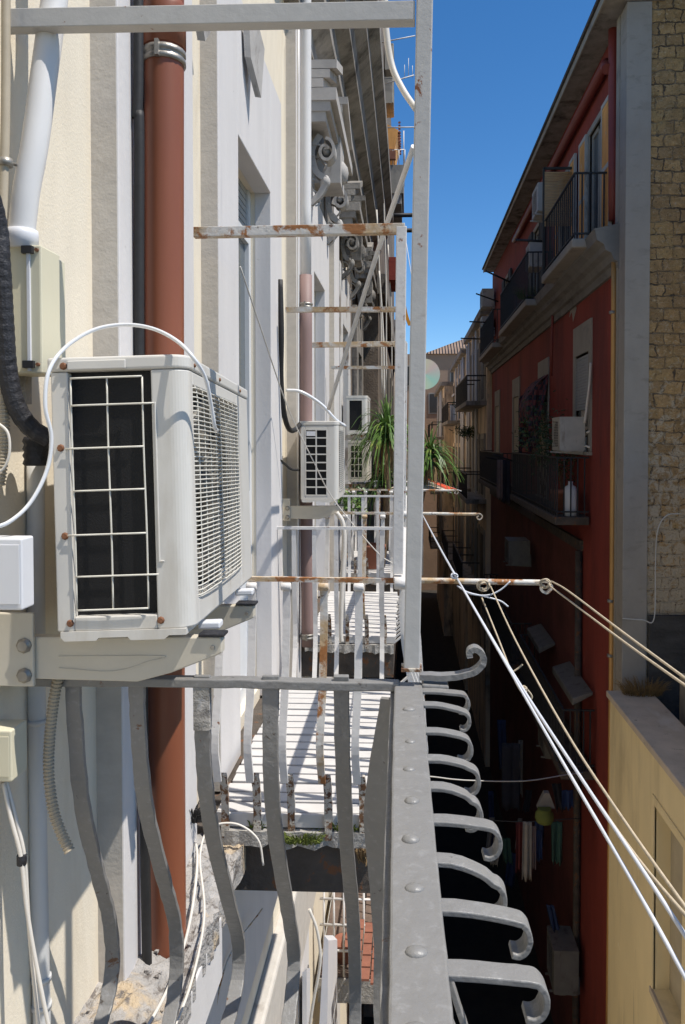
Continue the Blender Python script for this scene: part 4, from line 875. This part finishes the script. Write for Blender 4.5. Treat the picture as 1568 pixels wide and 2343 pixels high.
# bamboo screen
t = thing('bamboo_screen', 'bamboo blind closing the end of the nearest top-storey balcony', 'screen', E(2.75, 14.5, 3.9))
m = MB()
for k in range(34): z = 3.93 + k * .029; m.tube([E(2.47, 14.48, z), E(3.0, 14.48, z)], .0125, 6, 0)
m.build('slats', m_bamb, t); f = MB()
for x in (2.46, 3.0): f.bar(E(x, 14.5, 3.05), E(x, 14.5, 4.98), .04, .04, (0, 1, 0))
f.bar(E(2.46, 14.5, 4.97), E(3.0, 14.5, 4.97), .04, .04); f.build('frame', m_dwood, t)
PI = math.pi
def wall_unit(label, y, z, X=XR, W=.75, H=.55, D=.27, br=True, mat=m_dull, group='outdoor units on the shaded side'):
    t = outdoor_unit(label, E(X - .08, y + W, z), rot=(0, 0, PI), side='plain', D=D, W=W, H=H, wires=16, rusty=False, simple=True, mat=mat, group=group)
    if br:
        b = MB()
        for yy in (.12, W - .15):
            b = MB(); b.prism([Vector(q) for q in ((-.05, yy, -.075), (D + .05, yy, -.045), (D + .05, yy, -.022), (-.012, yy, -.022), (-.012, yy, .22), (-.05, yy, .22))], (0, .035, 0)); b.build('support_arm', mat, t, local=True)
    return t
wall_unit('white outdoor unit under the nearest lower window of the red house', 13.22, P(1330, 1030, 13.4).z - ZE, XR, .72, .56, .42)
k = P(1330, 1030, 13.3)
line('white_hose', 'pale insulated hose running up the red wall from the outdoor unit', 'hose', [P(1338, 968, 13.15), P(1343, 930, 13.1), P(1349, 880, 13.0), P(1352, 830, 12.95)], .022, m_wcable)
line('white_hose', 'white looped pipes at the side of the outdoor unit on the red wall', 'hose', [P(1343, 990, 13.15), P(1358, 985, 13.1), P(1362, 1005, 13.1), P(1352, 1022, 13.1), P(1340, 1020, 13.15)], .018, m_wcable)
wall_unit('small white outdoor unit just beyond the bamboo screen, high on the red house', 14.95, 4.35, XR - .16, .75, .52, .36)
wall_unit('upper of two outdoor units near the far roof corner of the red house', 27.4, 4.7, XR, .9, .6, .4)
wall_unit('lower of two outdoor units near the far roof corner of the red house', 27.4, 3.75, XR, .9, .6, .4)
wall_unit('white box unit on the top-storey balcony between dark shutters', 16.7, 3.7, XR - .1, .6, .5, .3, br=False)
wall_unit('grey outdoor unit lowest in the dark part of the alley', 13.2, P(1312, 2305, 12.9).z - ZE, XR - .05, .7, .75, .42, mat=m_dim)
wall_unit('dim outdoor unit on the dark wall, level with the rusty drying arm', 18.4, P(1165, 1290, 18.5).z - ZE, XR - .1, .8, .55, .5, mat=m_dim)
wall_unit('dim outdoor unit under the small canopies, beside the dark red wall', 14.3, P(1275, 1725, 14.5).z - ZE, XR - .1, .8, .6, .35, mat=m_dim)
# little canopies deep in the shade
for d, z, w, lab in ((16.8, P(1228, 1455, 16.8).z, 1.7, 'upper small pale canopy deep in the shaded alley'), (13.6, P(1296, 1555, 13.6).z, 1.8, 'lower small pale canopy with a cable, deep in the shaded alley')):
    t = MB(); xo, xi = 2.66, XR - .04
    t.hexa([(xo, d - w / 2, z - .16), (xi, d - w / 2, z + .02), (xi, d + w / 2, z + .02), (xo, d + w / 2, z - .16), (xo, d - w / 2, z - .03), (xi, d - w / 2, z + .08), (xi, d + w / 2, z + .08), (xo, d + w / 2, z - .03)])
    tag(t.build('door_canopy', m_dim, bevel=.02), lab, 'canopy', 'canopies in the shade')
line('grey_pipe', 'thin grey cable hanging down from the lower pale canopy', 'cable', [P(1322, 1580, 14.0), P(1328, 1660, 13.9), P(1330, 1760, 13.8), P(1334, 1950, 13.7)], .02, m_gpipe)
# laundry poles
for i, (x0, y0, x1, y1, d, lab) in enumerate(((1180, 549, 1242, 552, 14.6, 'dark pole sticking out just below the bamboo screen'), (1112, 620, 1182, 652, 19.0, 'dark pole sticking out under the eave, upper one'), (1090, 672, 1140, 690, 24, 'dark pole sticking out beside the far roof corner'),
        (1075, 736, 1128, 738, 25, 'dark pole at the far end of the red house, pointing at the tiled roof'), (1055, 774, 1110, 776, 27, 'lowest thin dark pole above the far alley'), (1112, 1046, 1160, 1056, 22, 'dark pole with clothes, lower left'), (1128, 1040, 1220, 1070, 19.5, 'long dark pole with hanging clothes over the lower balcony'))):
    line('laundry_pole', lab, 'pole', [P(x0, y0, d), P(x1, y1, d + (.6 if i > 0 else 0))], .022, m_iron, 6, 0, group='laundry poles of the red house')
# hanging cloth
def cloth(name, label, x0, y0, x1, y1, d, mat, seed, group=None, skew=0, cat='laundry'):
    rd = random.Random(seed); a, b = P(x0, y0, d), P(x1, y1, d); m = MB(); n, k = 10, 10; g = []; ph = rd.uniform(0, 6)
    for j in range(k + 1):
        v = j / k; row = []
        for i in range(n + 1):
            u = i / n; wv = math.sin(u * 11 + ph + v) * .035 * (.4 + v) + math.sin(u * 23 + ph) * .012
            sh = .12 * math.sin(v * 2.5 + ph) * (u - .5)
            row.append(m.bm.verts.new((a.x + (b.x - a.x) * (u * (1 - sh) + sh * .5) + skew * v, d + wv, a.z + (b.z - a.z) * v + (rd.uniform(-.05, .05) if j == k else 0))))
        g.append(row)
    for j in range(k):
        for i in range(n): f = m.bm.faces.new((g[j][i], g[j][i + 1], g[j + 1][i + 1], g[j + 1][i])); f.smooth = True
    o = m.build(name, mat); s = o.modifiers.new('th', 'SOLIDIFY'); s.thickness = .008
    return tag(o, label, cat, group)
# plaid awning cloth over the second window
t = thing('plaid_awning', 'plaid cloth awning with drooping sides over the second window of the red house', 'awning', E(2.75, 17.7, .3))
m = MB(); n = 14
zt, zf = P(1240, 860, 17.4).z, P(1203, 905, 17.6).z
rows = []
for j, (x, z) in enumerate(((3.0, zt), (2.86, zt - .10), (2.70, zt - .28), (2.60, zf - .1), (2.57, zf - .32), (2.60, zf - .55))):
    rows.append([m.bm.verts.new((x + rnd(-.015, .015), 17.0 + 1.45 * i / n, z + rnd(-.02, .02) - (.1 * math.sin(i * 1.7) if j == 5 else 0))) for i in range(n + 1)])
for a, b in zip(rows, rows[1:]):
    for i in range(n): m.bm.faces.new((a[i], a[i + 1], b[i + 1], b[i]))
o = m.build('top_cloth', m_plaid, t); s_ = o.modifiers.new('th', 'SOLIDIFY'); s_.thickness = .012
for y, drop in ((17.0, 1.35), (18.45, 1.35)):
    m = MB(); rows = []
    for j in range(8):
        v = j / 7; rows.append([m.bm.verts.new((2.58 + (.42 - .18 * v) * i / 5 + .04 * v * math.sin(i * 2.1), y + .05 * math.sin(i * 1.9 + j), (zf + (zt - zf) * i / 5) - .02 - drop * v)) for i in range(6)])
    for a, b in zip(rows, rows[1:]):
        for i in range(5): m.bm.faces.new((a[i], a[i + 1], b[i + 1], b[i]))
    o = m.build('side_cloth', m_plaid, t); s_ = o.modifiers.new('th', 'SOLIDIFY'); s_.thickness = .01
gL = 'washing hanging in the shaded alley'
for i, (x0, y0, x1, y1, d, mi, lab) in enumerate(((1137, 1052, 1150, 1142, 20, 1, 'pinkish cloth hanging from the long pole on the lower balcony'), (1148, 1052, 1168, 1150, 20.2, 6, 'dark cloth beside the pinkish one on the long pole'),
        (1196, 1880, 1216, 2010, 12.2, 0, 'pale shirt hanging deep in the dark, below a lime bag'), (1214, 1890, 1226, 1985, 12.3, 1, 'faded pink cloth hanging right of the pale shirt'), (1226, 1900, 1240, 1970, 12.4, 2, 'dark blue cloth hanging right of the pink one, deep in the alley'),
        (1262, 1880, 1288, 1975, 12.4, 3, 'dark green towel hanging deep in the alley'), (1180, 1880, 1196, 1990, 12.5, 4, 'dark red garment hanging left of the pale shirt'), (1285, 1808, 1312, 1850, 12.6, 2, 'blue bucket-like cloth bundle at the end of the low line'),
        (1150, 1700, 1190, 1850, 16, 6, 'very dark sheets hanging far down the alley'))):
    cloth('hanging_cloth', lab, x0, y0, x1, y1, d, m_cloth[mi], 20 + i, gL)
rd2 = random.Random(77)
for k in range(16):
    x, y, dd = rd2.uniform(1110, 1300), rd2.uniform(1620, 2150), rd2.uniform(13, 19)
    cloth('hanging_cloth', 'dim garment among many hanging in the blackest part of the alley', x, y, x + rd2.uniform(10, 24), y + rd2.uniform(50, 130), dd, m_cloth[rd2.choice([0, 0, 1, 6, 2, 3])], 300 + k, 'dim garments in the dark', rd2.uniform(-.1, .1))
b = MB(); c = P(1246, 1865, 12.2); b.lathe(c - Vector((0, 0, .14)), [(.05, 0), (.12, .03), (.15, .10), (.14, .17), (.10, .22), (.11, .25), (.09, .25)], 14); tag(b.build('lime_bag', m_cloth[5]), 'lime green peg bag hanging deep in the dark alley', 'bag')
b = MB(); c = P(1250, 1838, 12.25); b.prism([c + Vector((-.14, 0, -.08)), c + Vector((.14, 0, -.08)), c + Vector((.05, 0, .16)), c + Vector((-.03, 0, .16))], (0, .1, 0)); tag(b.build('plastic_sheet', m_cloth[0]), 'pale plastic bag above the lime green peg bag', 'bag')
line('low_washing_line', 'washing line low across the dark alley carrying the shirts', 'line', [P(1000, 1860, 13), P(1170, 1880, 12.3), P(1330, 1872, 12.2)], .008, m_iron, 6, 4)
line('sagging_cable', 'grey cable sagging across the dark alley behind the scroll hooks', 'cable', [E(-.9, 8.6, -3.9), P(940, 1776, 9.5), P(1060, 1785, 10.5), P(1200, 1787, 11.5), P(1300, 1772, 12.2), P(1345, 1768, 12.7)], .009, m_gpipe, 6, 4)
# plants, pots and gas bottle on the lower balcony
def bush(label, x, y, d, w, h, n, mat, seed, leaf=.05):
    rd = random.Random(seed); t = thing('potted_shrub', label, 'plant', P(x, y, d)); c0 = P(x, y, d); m = MB(); st = MB()
    for b in range(7):
        tip = c0 + Vector((rd.uniform(-w, w) * .6, rd.uniform(-w, w) * .8, h * rd.uniform(.5, 1))); st.tube([c0, c0.lerp(tip, .5) + Vector((0, 0, .1)), tip], .008, 5, 3)
        for k in range(n // 7):
            q = tip + Vector((rd.gauss(0, w * .35), rd.gauss(0, w * .35), rd.gauss(0, h * .16))); v = Vector((rd.uniform(-1, 1), rd.uniform(-1, 1), rd.uniform(-.6, .8))).normalized()
            m.strip([q, q + v * leaf, q + v * leaf * 1.7 - Vector((0, 0, leaf * .3))], v.orthogonal().normalized() * leaf * .6, .001, 0, taper=.3)
    st.build('stems', m_bark, t); m.build('foliage', mat, t); return t
bush('tall leafy plant on the lower balcony of the red house', 1243, 1140, 15.2, .45, 1.6, 520, m_dleaf, 31)
bush('dark bushy plant beside the terracotta pot on the lower balcony', 1290, 1150, 14.3, .45, 1.3, 420, m_dleaf, 32)
bush('pale-leaved climbing plant under the plaid awning', 1222, 1090, 17.5, .3, 1.1, 240, m_leaf, 33)
c = P(1290, 1155, 13.6); pot('large terracotta pot on the lower balcony of the red house', Vector((2.68, 13.7, ZE - 1.25)), .19, .42)
o = MB().lathe((2.72, 13.25, ZE - 1.25), [(.10, 0), (.115, .03), (.115, .42), (.09, .49), (.04, .52), (.04, .58)], 16).build('gas_bottle', m_wpipe); tag(o, 'white gas bottle standing at the near end of the lower balcony', 'bottle')
# weeds by the cornice
tuft('balcony_weed', 'weed growing from the slab edge of the middle top-storey balcony', E(2.50, 16.7, 3.0), 120, .12, .3, m_dleaf, 40)

# ================================================================== yellow terrace house, lower right foreground
yh = thing('yellow_house', 'low yellow plastered house with stone-capped parapet at lower right', 'building', (2.78, 7, 0))
XY = 2.80; wy0, wy1, wz0, wz1 = 7.95, 8.9, -6.25, -4.12
m = MB(); m.ebox(XY, XY + .4, 2, wy0, -ZE, -3.55); m.ebox(XY, XY + .4, wy1, 10.9, -ZE, -3.55); m.ebox(XY, XY + .4, wy0, wy1, -ZE, wz0); m.ebox(XY, XY + .4, wy0, wy1, wz1, -3.55)
m.build('wall', m_yel, yh)
MB().ebox(XY - .05, XY + .56, 2, 10.92, -3.545, -3.46).build('coping', m_cop, yh, bevel=.012)
fr = MB()
for q in ((wy0 - .1, wy0, wz0, wz1 + .1), (wy1, wy1 + .06, wz0, wz1 + .1), (wy0, wy1, wz1, wz1 + .1)): fr.ebox(XY - .018, XY + .02, *q)
fr = fr.build('window', m_yel, yh, bevel=.004)
MB().ebox(XY + .18, XY + .22, wy0, wy1, wz0, wz1).build('closed_panel', m_beish, fr)
MB().ebox(XY - .03, XY + .178, wy0 - .1, wy1 + .06, wz0 - .07, wz0 - .002).build('sill', m_cop, fr)
MB().ebox(XY + .41, 8.5, 2, 10.9, -ZE, -4.3).build('terrace', m_tarp, yh)
MB().ebox(3.75, 4.1, 6.2, 10.9, -4.29, -3.2).build('inner_parapet', m_cop, yh)
# unseen blocks added to shade the terrace and the tuff wall
MB().ebox(4.12, 9, 9.9, 10.98, -4.28, 8.0).build('shade_block', m_yel, yh)
MB().ebox(4.12, 9, 5.5, 9.9, -4.28, -.2).build('shade_block', m_yel, yh)
tuft('dry_weeds', 'dry brown weeds at the far corner of the stone parapet', E(3.2, 10.75, -3.46), 420, .17, .22, m_dry, 41)
line('wall_wire', 'grey wire looped on the tuff wall and hanging down to its bitumen base', 'cable', [P(1560, 1175, 11.0), P(1525, 1180, 11.0), P(1505, 1215, 11.0), P(1500, 1290, 11.0), P(1497, 1415, 10.9), P(1470, 1418, 10.9), P(1425, 1415, 10.9)], .008, m_gpipe)

# ================================================================== far end of the alley
def old_front(name, label, x0, y0, y1, top, mat, seed, depth=6, floors=3, bays=4):
    rd = random.Random(seed); t = thing(name, label, 'building', (x0, (y0 + y1) / 2, 0))
    MB().ebox(x0, x0 + depth, y0, y1, -ZE, top).build('wall', mat, t)
    MB().ebox(x0 - .25, x0 + depth, y0 - .03, y1, top + .002, top + .25).build('cornice', m_old, t)
    for f in range(floors):
        z = top - 3.0 - f * 3.6
        for b in range(bays):
            y = y0 + (y1 - y0) * (b + .5) / bays
            w = MB().ebox(x0 - .06, x0 - .002, y - .75, y + .75, z - .1, z + 2.3).build('window', m_pale if mat != m_pale else m_gtrim, t)
            MB().ebox(x0 - .075, x0 - .062, y - .5, y + .5, z, z + 2.1).build('pane', m_dwood, w)
            if rd.random() < .8:
                s = MB().ebox(x0 - .75, x0 - .003, y - 1.1, y + 1.1, z - .28, z - .12).build('balcony_slab', m_old, t)
                r = MB(); r.bar(E(x0 - .72, y - 1.05, z + .8), E(x0 - .72, y + 1.05, z + .8), .05, .05); r.bar(E(x0 - .72, y - 1.05, z + .8), E(x0 - .03, y - 1.05, z + .8), .05, .05)
                for k in range(12): r.bar(E(x0 - .72, y - 1.05 + k * .19, z - .1), E(x0 - .72, y - 1.05 + k * .19, z + .8), .03, .03)
                r.build('balcony_rail', m_iron, s)
    for k in range(6):
        y = rd.uniform(y0 + .5, y1 - .5); MB().tube([E(x0 - .08, y, top - .1), E(x0 - .08, y, -6)], .06, 6, 0).build('drainpipe', m_gpipe, t)
    return t
old_front('old_house', 'pale weathered house directly beyond the red one', 2.85, 28.7, 37.5, 4.6, m_pale, 51)
old_front('old_house', 'grey peeling house farther down on the right, with plants on its balcony', 2.75, 37.6, 48, 4.2, m_pale2, 52)
old_front('old_house', 'farthest beige house on the right before the alley ends', 2.2, 48.1, 60, 3.4, m_pale, 53)
t = thing('end_house', 'brown house with tiled hip roof closing the far end of the alley', 'building', (2, 66, 0))
MB().ebox(-1.2, 8.5, 63, 74, -ZE, 7.0).build('wall', m_brownw, t)
m = MB(); A, B, C, D_, R1, R2 = E(1.2, 62.8, 7.0), E(9, 62.8, 7.0), E(9, 74, 7.0), E(1.2, 74, 7.0), E(4.9, 66, 8.7), E(4.9, 71, 8.7)
for f in ((A, B, R1), (B, C, R2, R1), (C, D_, R2), (D_, A, R1, R2), (A, D_, C, B)): m.bm.faces.new([m.bm.verts.new(q) for q in f])
m.build('roof', m_tiles, t)
for x, z in ((-.2, 4.4), (1.6, 2.2), (3.3, 4.2)): w = MB().ebox(x, x + .9, 62.95, 62.995, z, z + 1.7).build('window', m_gtrim, t); MB().ebox(x + .1, x + .8, 62.93, 62.945, z + .1, z + 1.6).build('pane', m_dwood, w)
p = P(1038, 905, 46); k = MB(); k.prism([p, p + Vector((1.0, 0, .5)), p + Vector((1.0, 0, .62)), p + Vector((0, 0, .12))], (0, 2, 0)); tag(k.build('white_awning', m_wbox), 'small bright white awning on the far right houses', 'awning')
cloth('hanging_cloth', 'pale blue sheet hanging under the small white awning far away', 1030, 925, 1048, 965, 45, M('sheet_blue', (.45, .52, .62), .9), 61, gL)
bush('hanging green plants on a balcony of the grey peeling house', 1068, 955, 37.2, .6, .6, 300, m_dleaf, 62, .1)
bush('dark plants on a lower balcony of the pale weathered house', 1070, 1010, 33, .5, .5, 240, m_dleaf, 63, .09)
# roof terrace and balcony high on the old house at left
t = thing('roof_balcony', 'concrete balcony with white rail and wooden canopy, high on the old house at left', 'balcony', E(-.35, 20, 6.1))
a, b = P(878, 468, 20), P(924, 380, 20)
MB().box(-.62, b.x, 19.9, 22, a.z + .25, b.z).build('parapet', m_gtrim, t); MB().box(-.62, b.x - .05, 19.95, 22, a.z, a.z + .248).build('slab', m_conc, t)
r = MB(); zt = P(924, 345, 20).z
for q in ((-.6, -.12),): r.tube([(-.6, 19.92, zt), (b.x, 19.92, zt), (b.x, 22, zt)], .015, 6, 0)
for k in range(4): r.tube([(-.55 + k * .15, 19.92, b.z), (-.55 + k * .15, 19.92, zt)], .012, 6, 0)
for k in range(5): r.tube([(b.x, 20 + k * .4, b.z), (b.x, 20 + k * .4, zt + (.5 if k == 0 else 0))], .014, 6, 0)
r.build('rail', m_wmetal, t)
c, d = P(876, 343, 20), P(912, 283, 20)
k = MB(); k.hexa([(-.62, 19.9, c.z), (d.x - .1, 19.9, c.z - .02), (d.x - .1, 21.5, c.z - .02), (-.62, 21.5, c.z), (-.62, 19.9, d.z), (d.x, 19.9, d.z - .2), (d.x, 21.5, d.z - .2), (-.62, 21.5, d.z)])
k.build('wooden_canopy', m_wood, t); k = MB()
for i in range(9): k.sphere((d.x, 19.95 + .18 * i, d.z - .25), .07, (1, .8, .5), 8)
for i in range(9): k.bar((d.x, 19.93, c.z + .08 * i), (d.x + .05, 19.93, c.z + .08 * i + .02), .04, .04)
k.build('canopy_tiles', m_terra, t)
c = P(893, 365, 19.8); MB().box(c.x - .12, c.x + .14, 19.75, 19.88, c.z, c.z + .2).build('flower_box', m_terra, t)
for y0, lab in ((250, 'lower of two outdoor units on the high left wall against the sky'), (175, 'upper of two outdoor units on the high left wall against the sky')):
    p = P(868, y0, 20); outdoor_unit(lab, (-.60, 19.6, p.z), side='plain', D=.22, W=.9, H=.62, wires=14, rusty=False, simple=True, mat=m_gtrim)
for i, (x0, y0, x1, y1, d, lab) in enumerate(((868, 98, 950, 82, 18, 'thin white antenna rod at the very top, left of the post'), (880, 192, 948, 172, 18, 'second thin rod with hanging trinkets, left of the post'), (884, 292, 948, 291, 18.5, 'short white rod above the canopy, left of the post'))):
    o = line('thin_rod', lab, 'rod', [P(x0, y0, d), P(x1, y1, d)], .014, m_wmetal, 6, 0, group='thin rods against the sky')
    if i == 1:
        for xx, ln in ((926, 30), (935, 45), (944, 28)): MB().tube([P(xx, 178 - ln, d), P(xx, 178, d)], .006, 5, 0).build('trinket', m_wmetal, o)
for y in (493, 528): line('roof_beam', 'upper black beam projecting from the stained wall' if y == 493 else 'lower black beam projecting from the stained wall', 'beam', [P(880, y, 17), P(945, y - 1, 17)], .045, m_iron, 6, 0, group='black beams')
o = MB().box(*(lambda a, b: (a.x, b.x, 14.8, 16, b.z, a.z))(P(890, 588, 14.8), P(912, 640, 14.8))).build('red_awning_end', m_red); tag(o, 'dull red awning end between the stained wall and the white post', 'awning')
c = P(930, 722, 11); o = MB().strip([c + Vector((-.03, 0, .14)), c, c + Vector((.05, 0, -.14))], (.05, 0, 0), .02, 3).build('orange_peg', M('orange_plastic', (.6, .25, .02), .5, .05)); tag(o, 'small orange strip hanging between the white posts', 'tag')

# ================================================================== clotheslines from arm to arm
def rope(label, pts, r, mat, group='clotheslines along the balconies'): return line('clothesline', label, 'clothesline', (smoothpts(pts[:-2], 5) + pts[-2:]) if pts[-1].y < 0 else smoothpts(pts, 5), r, mat, 8, 0, group=group)
rope('thick white plastic clothesline, left one of the thick pair', [P(1045, 1322, 3.1), P(1150, 1505, 2.35), P(1300, 1765, 1.70), P(1440, 2005, 1.33), P(1590, 2275, 1.06), E(.42, .3, -.70), E(.42, -.5, -.552)], .0036, m_pcord)
rope('thick white plastic clothesline, right one of the thick pair', [P(1046, 1323, 3.1), P(1165, 1525, 2.30), P(1320, 1765, 1.68), P(1470, 1990, 1.31), P(1600, 2190, 1.10), E(.45, .3, -.68), E(.45, -.5, -.552)], .0036, m_pcord)
rope('thin white cord from the next balcony arm up to the white knot', [P(968, 1180, 5.95), P(1005, 1250, 4.2), P(1044, 1320, 3.1)], .0045, m_pcord)
rope('tan clothesline with a frayed knot, left of the tan pair', [P(1103, 1368, 3.1), P(1140, 1460, 2.9), P(1180, 1560, 2.5), P(1215, 1610, 2.3), P(1340, 1795, 1.75), P(1460, 1965, 1.4), P(1600, 2130, 1.15), E(.48, .3, -.66), E(.49, -.5, -.552)], .0031, m_cord)
rope('tan clothesline, right of the tan pair', [P(1122, 1340, 3.1), P(1180, 1465, 2.6), P(1290, 1665, 1.95), P(1420, 1865, 1.5), P(1600, 2120, 1.12), E(.46, .3, -.66), E(.47, -.5, -.552)], .0029, m_cord)
rope('tan clothesline from the arm tip to the right edge, upper of two', [P(1262, 1330, 3.1), P(1300, 1352, 2.8), P(1430, 1450, 2.1), P(1620, 1590, 1.55), E(.62, .5, -.51), E(.63, -.5, -.545)], .0032, m_cord)
rope('tan clothesline from the arm tip to the right edge, lower of two', [P(1254, 1338, 3.1), P(1300, 1372, 2.75), P(1430, 1470, 2.05), P(1620, 1605, 1.5), E(.60, .5, -.52), E(.61, -.5, -.552)], .0031, m_cord)
def knot(label, c, r, turns, mat, seed, n=60, ax='y'):
    rd = random.Random(seed); pts = []
    for k in range(n):
        a = k / n * turns * 6.283; q = r * (1 + .25 * math.sin(a * .37 + seed)); pts.append(Vector(c) + Vector((math.cos(a) * q, rd.uniform(-.006, .006) + .004 * math.sin(a * .6), math.sin(a) * q * .85)))
    return tag(MB().tube(pts, .0032, 6, 2).build('rope_knot', mat), label, 'knot')
knot('coil of tan cord tied to the rusty arm', P(1107, 1340, 3.06), .020, 4, m_cord, 2)
knot('cord wrapped on the curled tip of the rusty arm', P(1248, 1335, 3.06), .018, 4, m_cord, 4)
o = knot('white knot where the thick clotheslines meet the rusty arm', P(1040, 1318, 3.06), .010, 4, m_pcord, 6)
MB().tube([P(1046, 1340, 3.05), P(1075, 1358, 3.05), P(1115, 1362, 3.05), P(1145, 1350, 3.05), P(1168, 1330, 3.05)], .0034, 6).build('loose_end', m_pcord, o)
MB().tube([P(1046, 1340, 3.05), P(1070, 1355, 3.05), P(1110, 1365, 3.05), P(1145, 1375, 3.05), P(1163, 1388, 3.05)], .0034, 6).build('loose_end', m_pcord, o)
o = knot('frayed tan knot halfway along a clothesline', P(1198, 1577, 2.4), .008, 3, m_cord, 8, 40)
MB().tube([P(1172, 1538, 2.45), P(1185, 1530, 2.45), P(1196, 1520, 2.45)], .003, 6).build('loose_end', m_cord, o)
MB().tube([P(1200, 1570, 2.4), P(1216, 1590, 2.4), P(1214, 1600, 2.4), P(1196, 1590, 2.4)], .003, 6).build('loose_end', m_cord, o)

# ================================================================== LIGHT
sv = Vector((1, -.30, 1.95)).normalized()
el = math.asin(sv.z); az = math.atan2(sv.x, sv.y)
W = bpy.data.worlds.new('World'); SC.world = W; W.use_nodes = True; nt = W.node_tree
bg = nt.nodes['Background']; sk = nt.nodes.new('ShaderNodeTexSky'); sk.sky_type = 'NISHITA'; sk.sun_disc = False
sk.sun_elevation = el; sk.sun_rotation = az; sk.air_density = SKY_AIR; sk.dust_density = SKY_DUST; sk.ozone_density = SKY_OZ; sk.altitude = 100
hs = nt.nodes.new('ShaderNodeHueSaturation'); hs.inputs['Saturation'].default_value = SKY_SAT; nt.links.new(sk.outputs[0], hs.inputs['Color']); nt.links.new(hs.outputs[0], bg.inputs[0]); bg.inputs[1].default_value = SKY_STR
L = bpy.data.lights.new('sun', 'SUN'); L.energy = SUN; L.angle = R(.53); L.color = (1, .95, .87)
lo = bpy.data.objects.new('sun', L); COL.objects.link(lo); lo.rotation_euler = sv.to_track_quat('Z', 'Y').to_euler(); lo.location = (20, -5, 60)
SC.view_settings.view_transform = 'Standard'; SC.view_settings.look = 'None'; SC.view_settings.exposure = EXPO; SC.view_settings.gamma = 1
SC.render.engine = 'CYCLES'
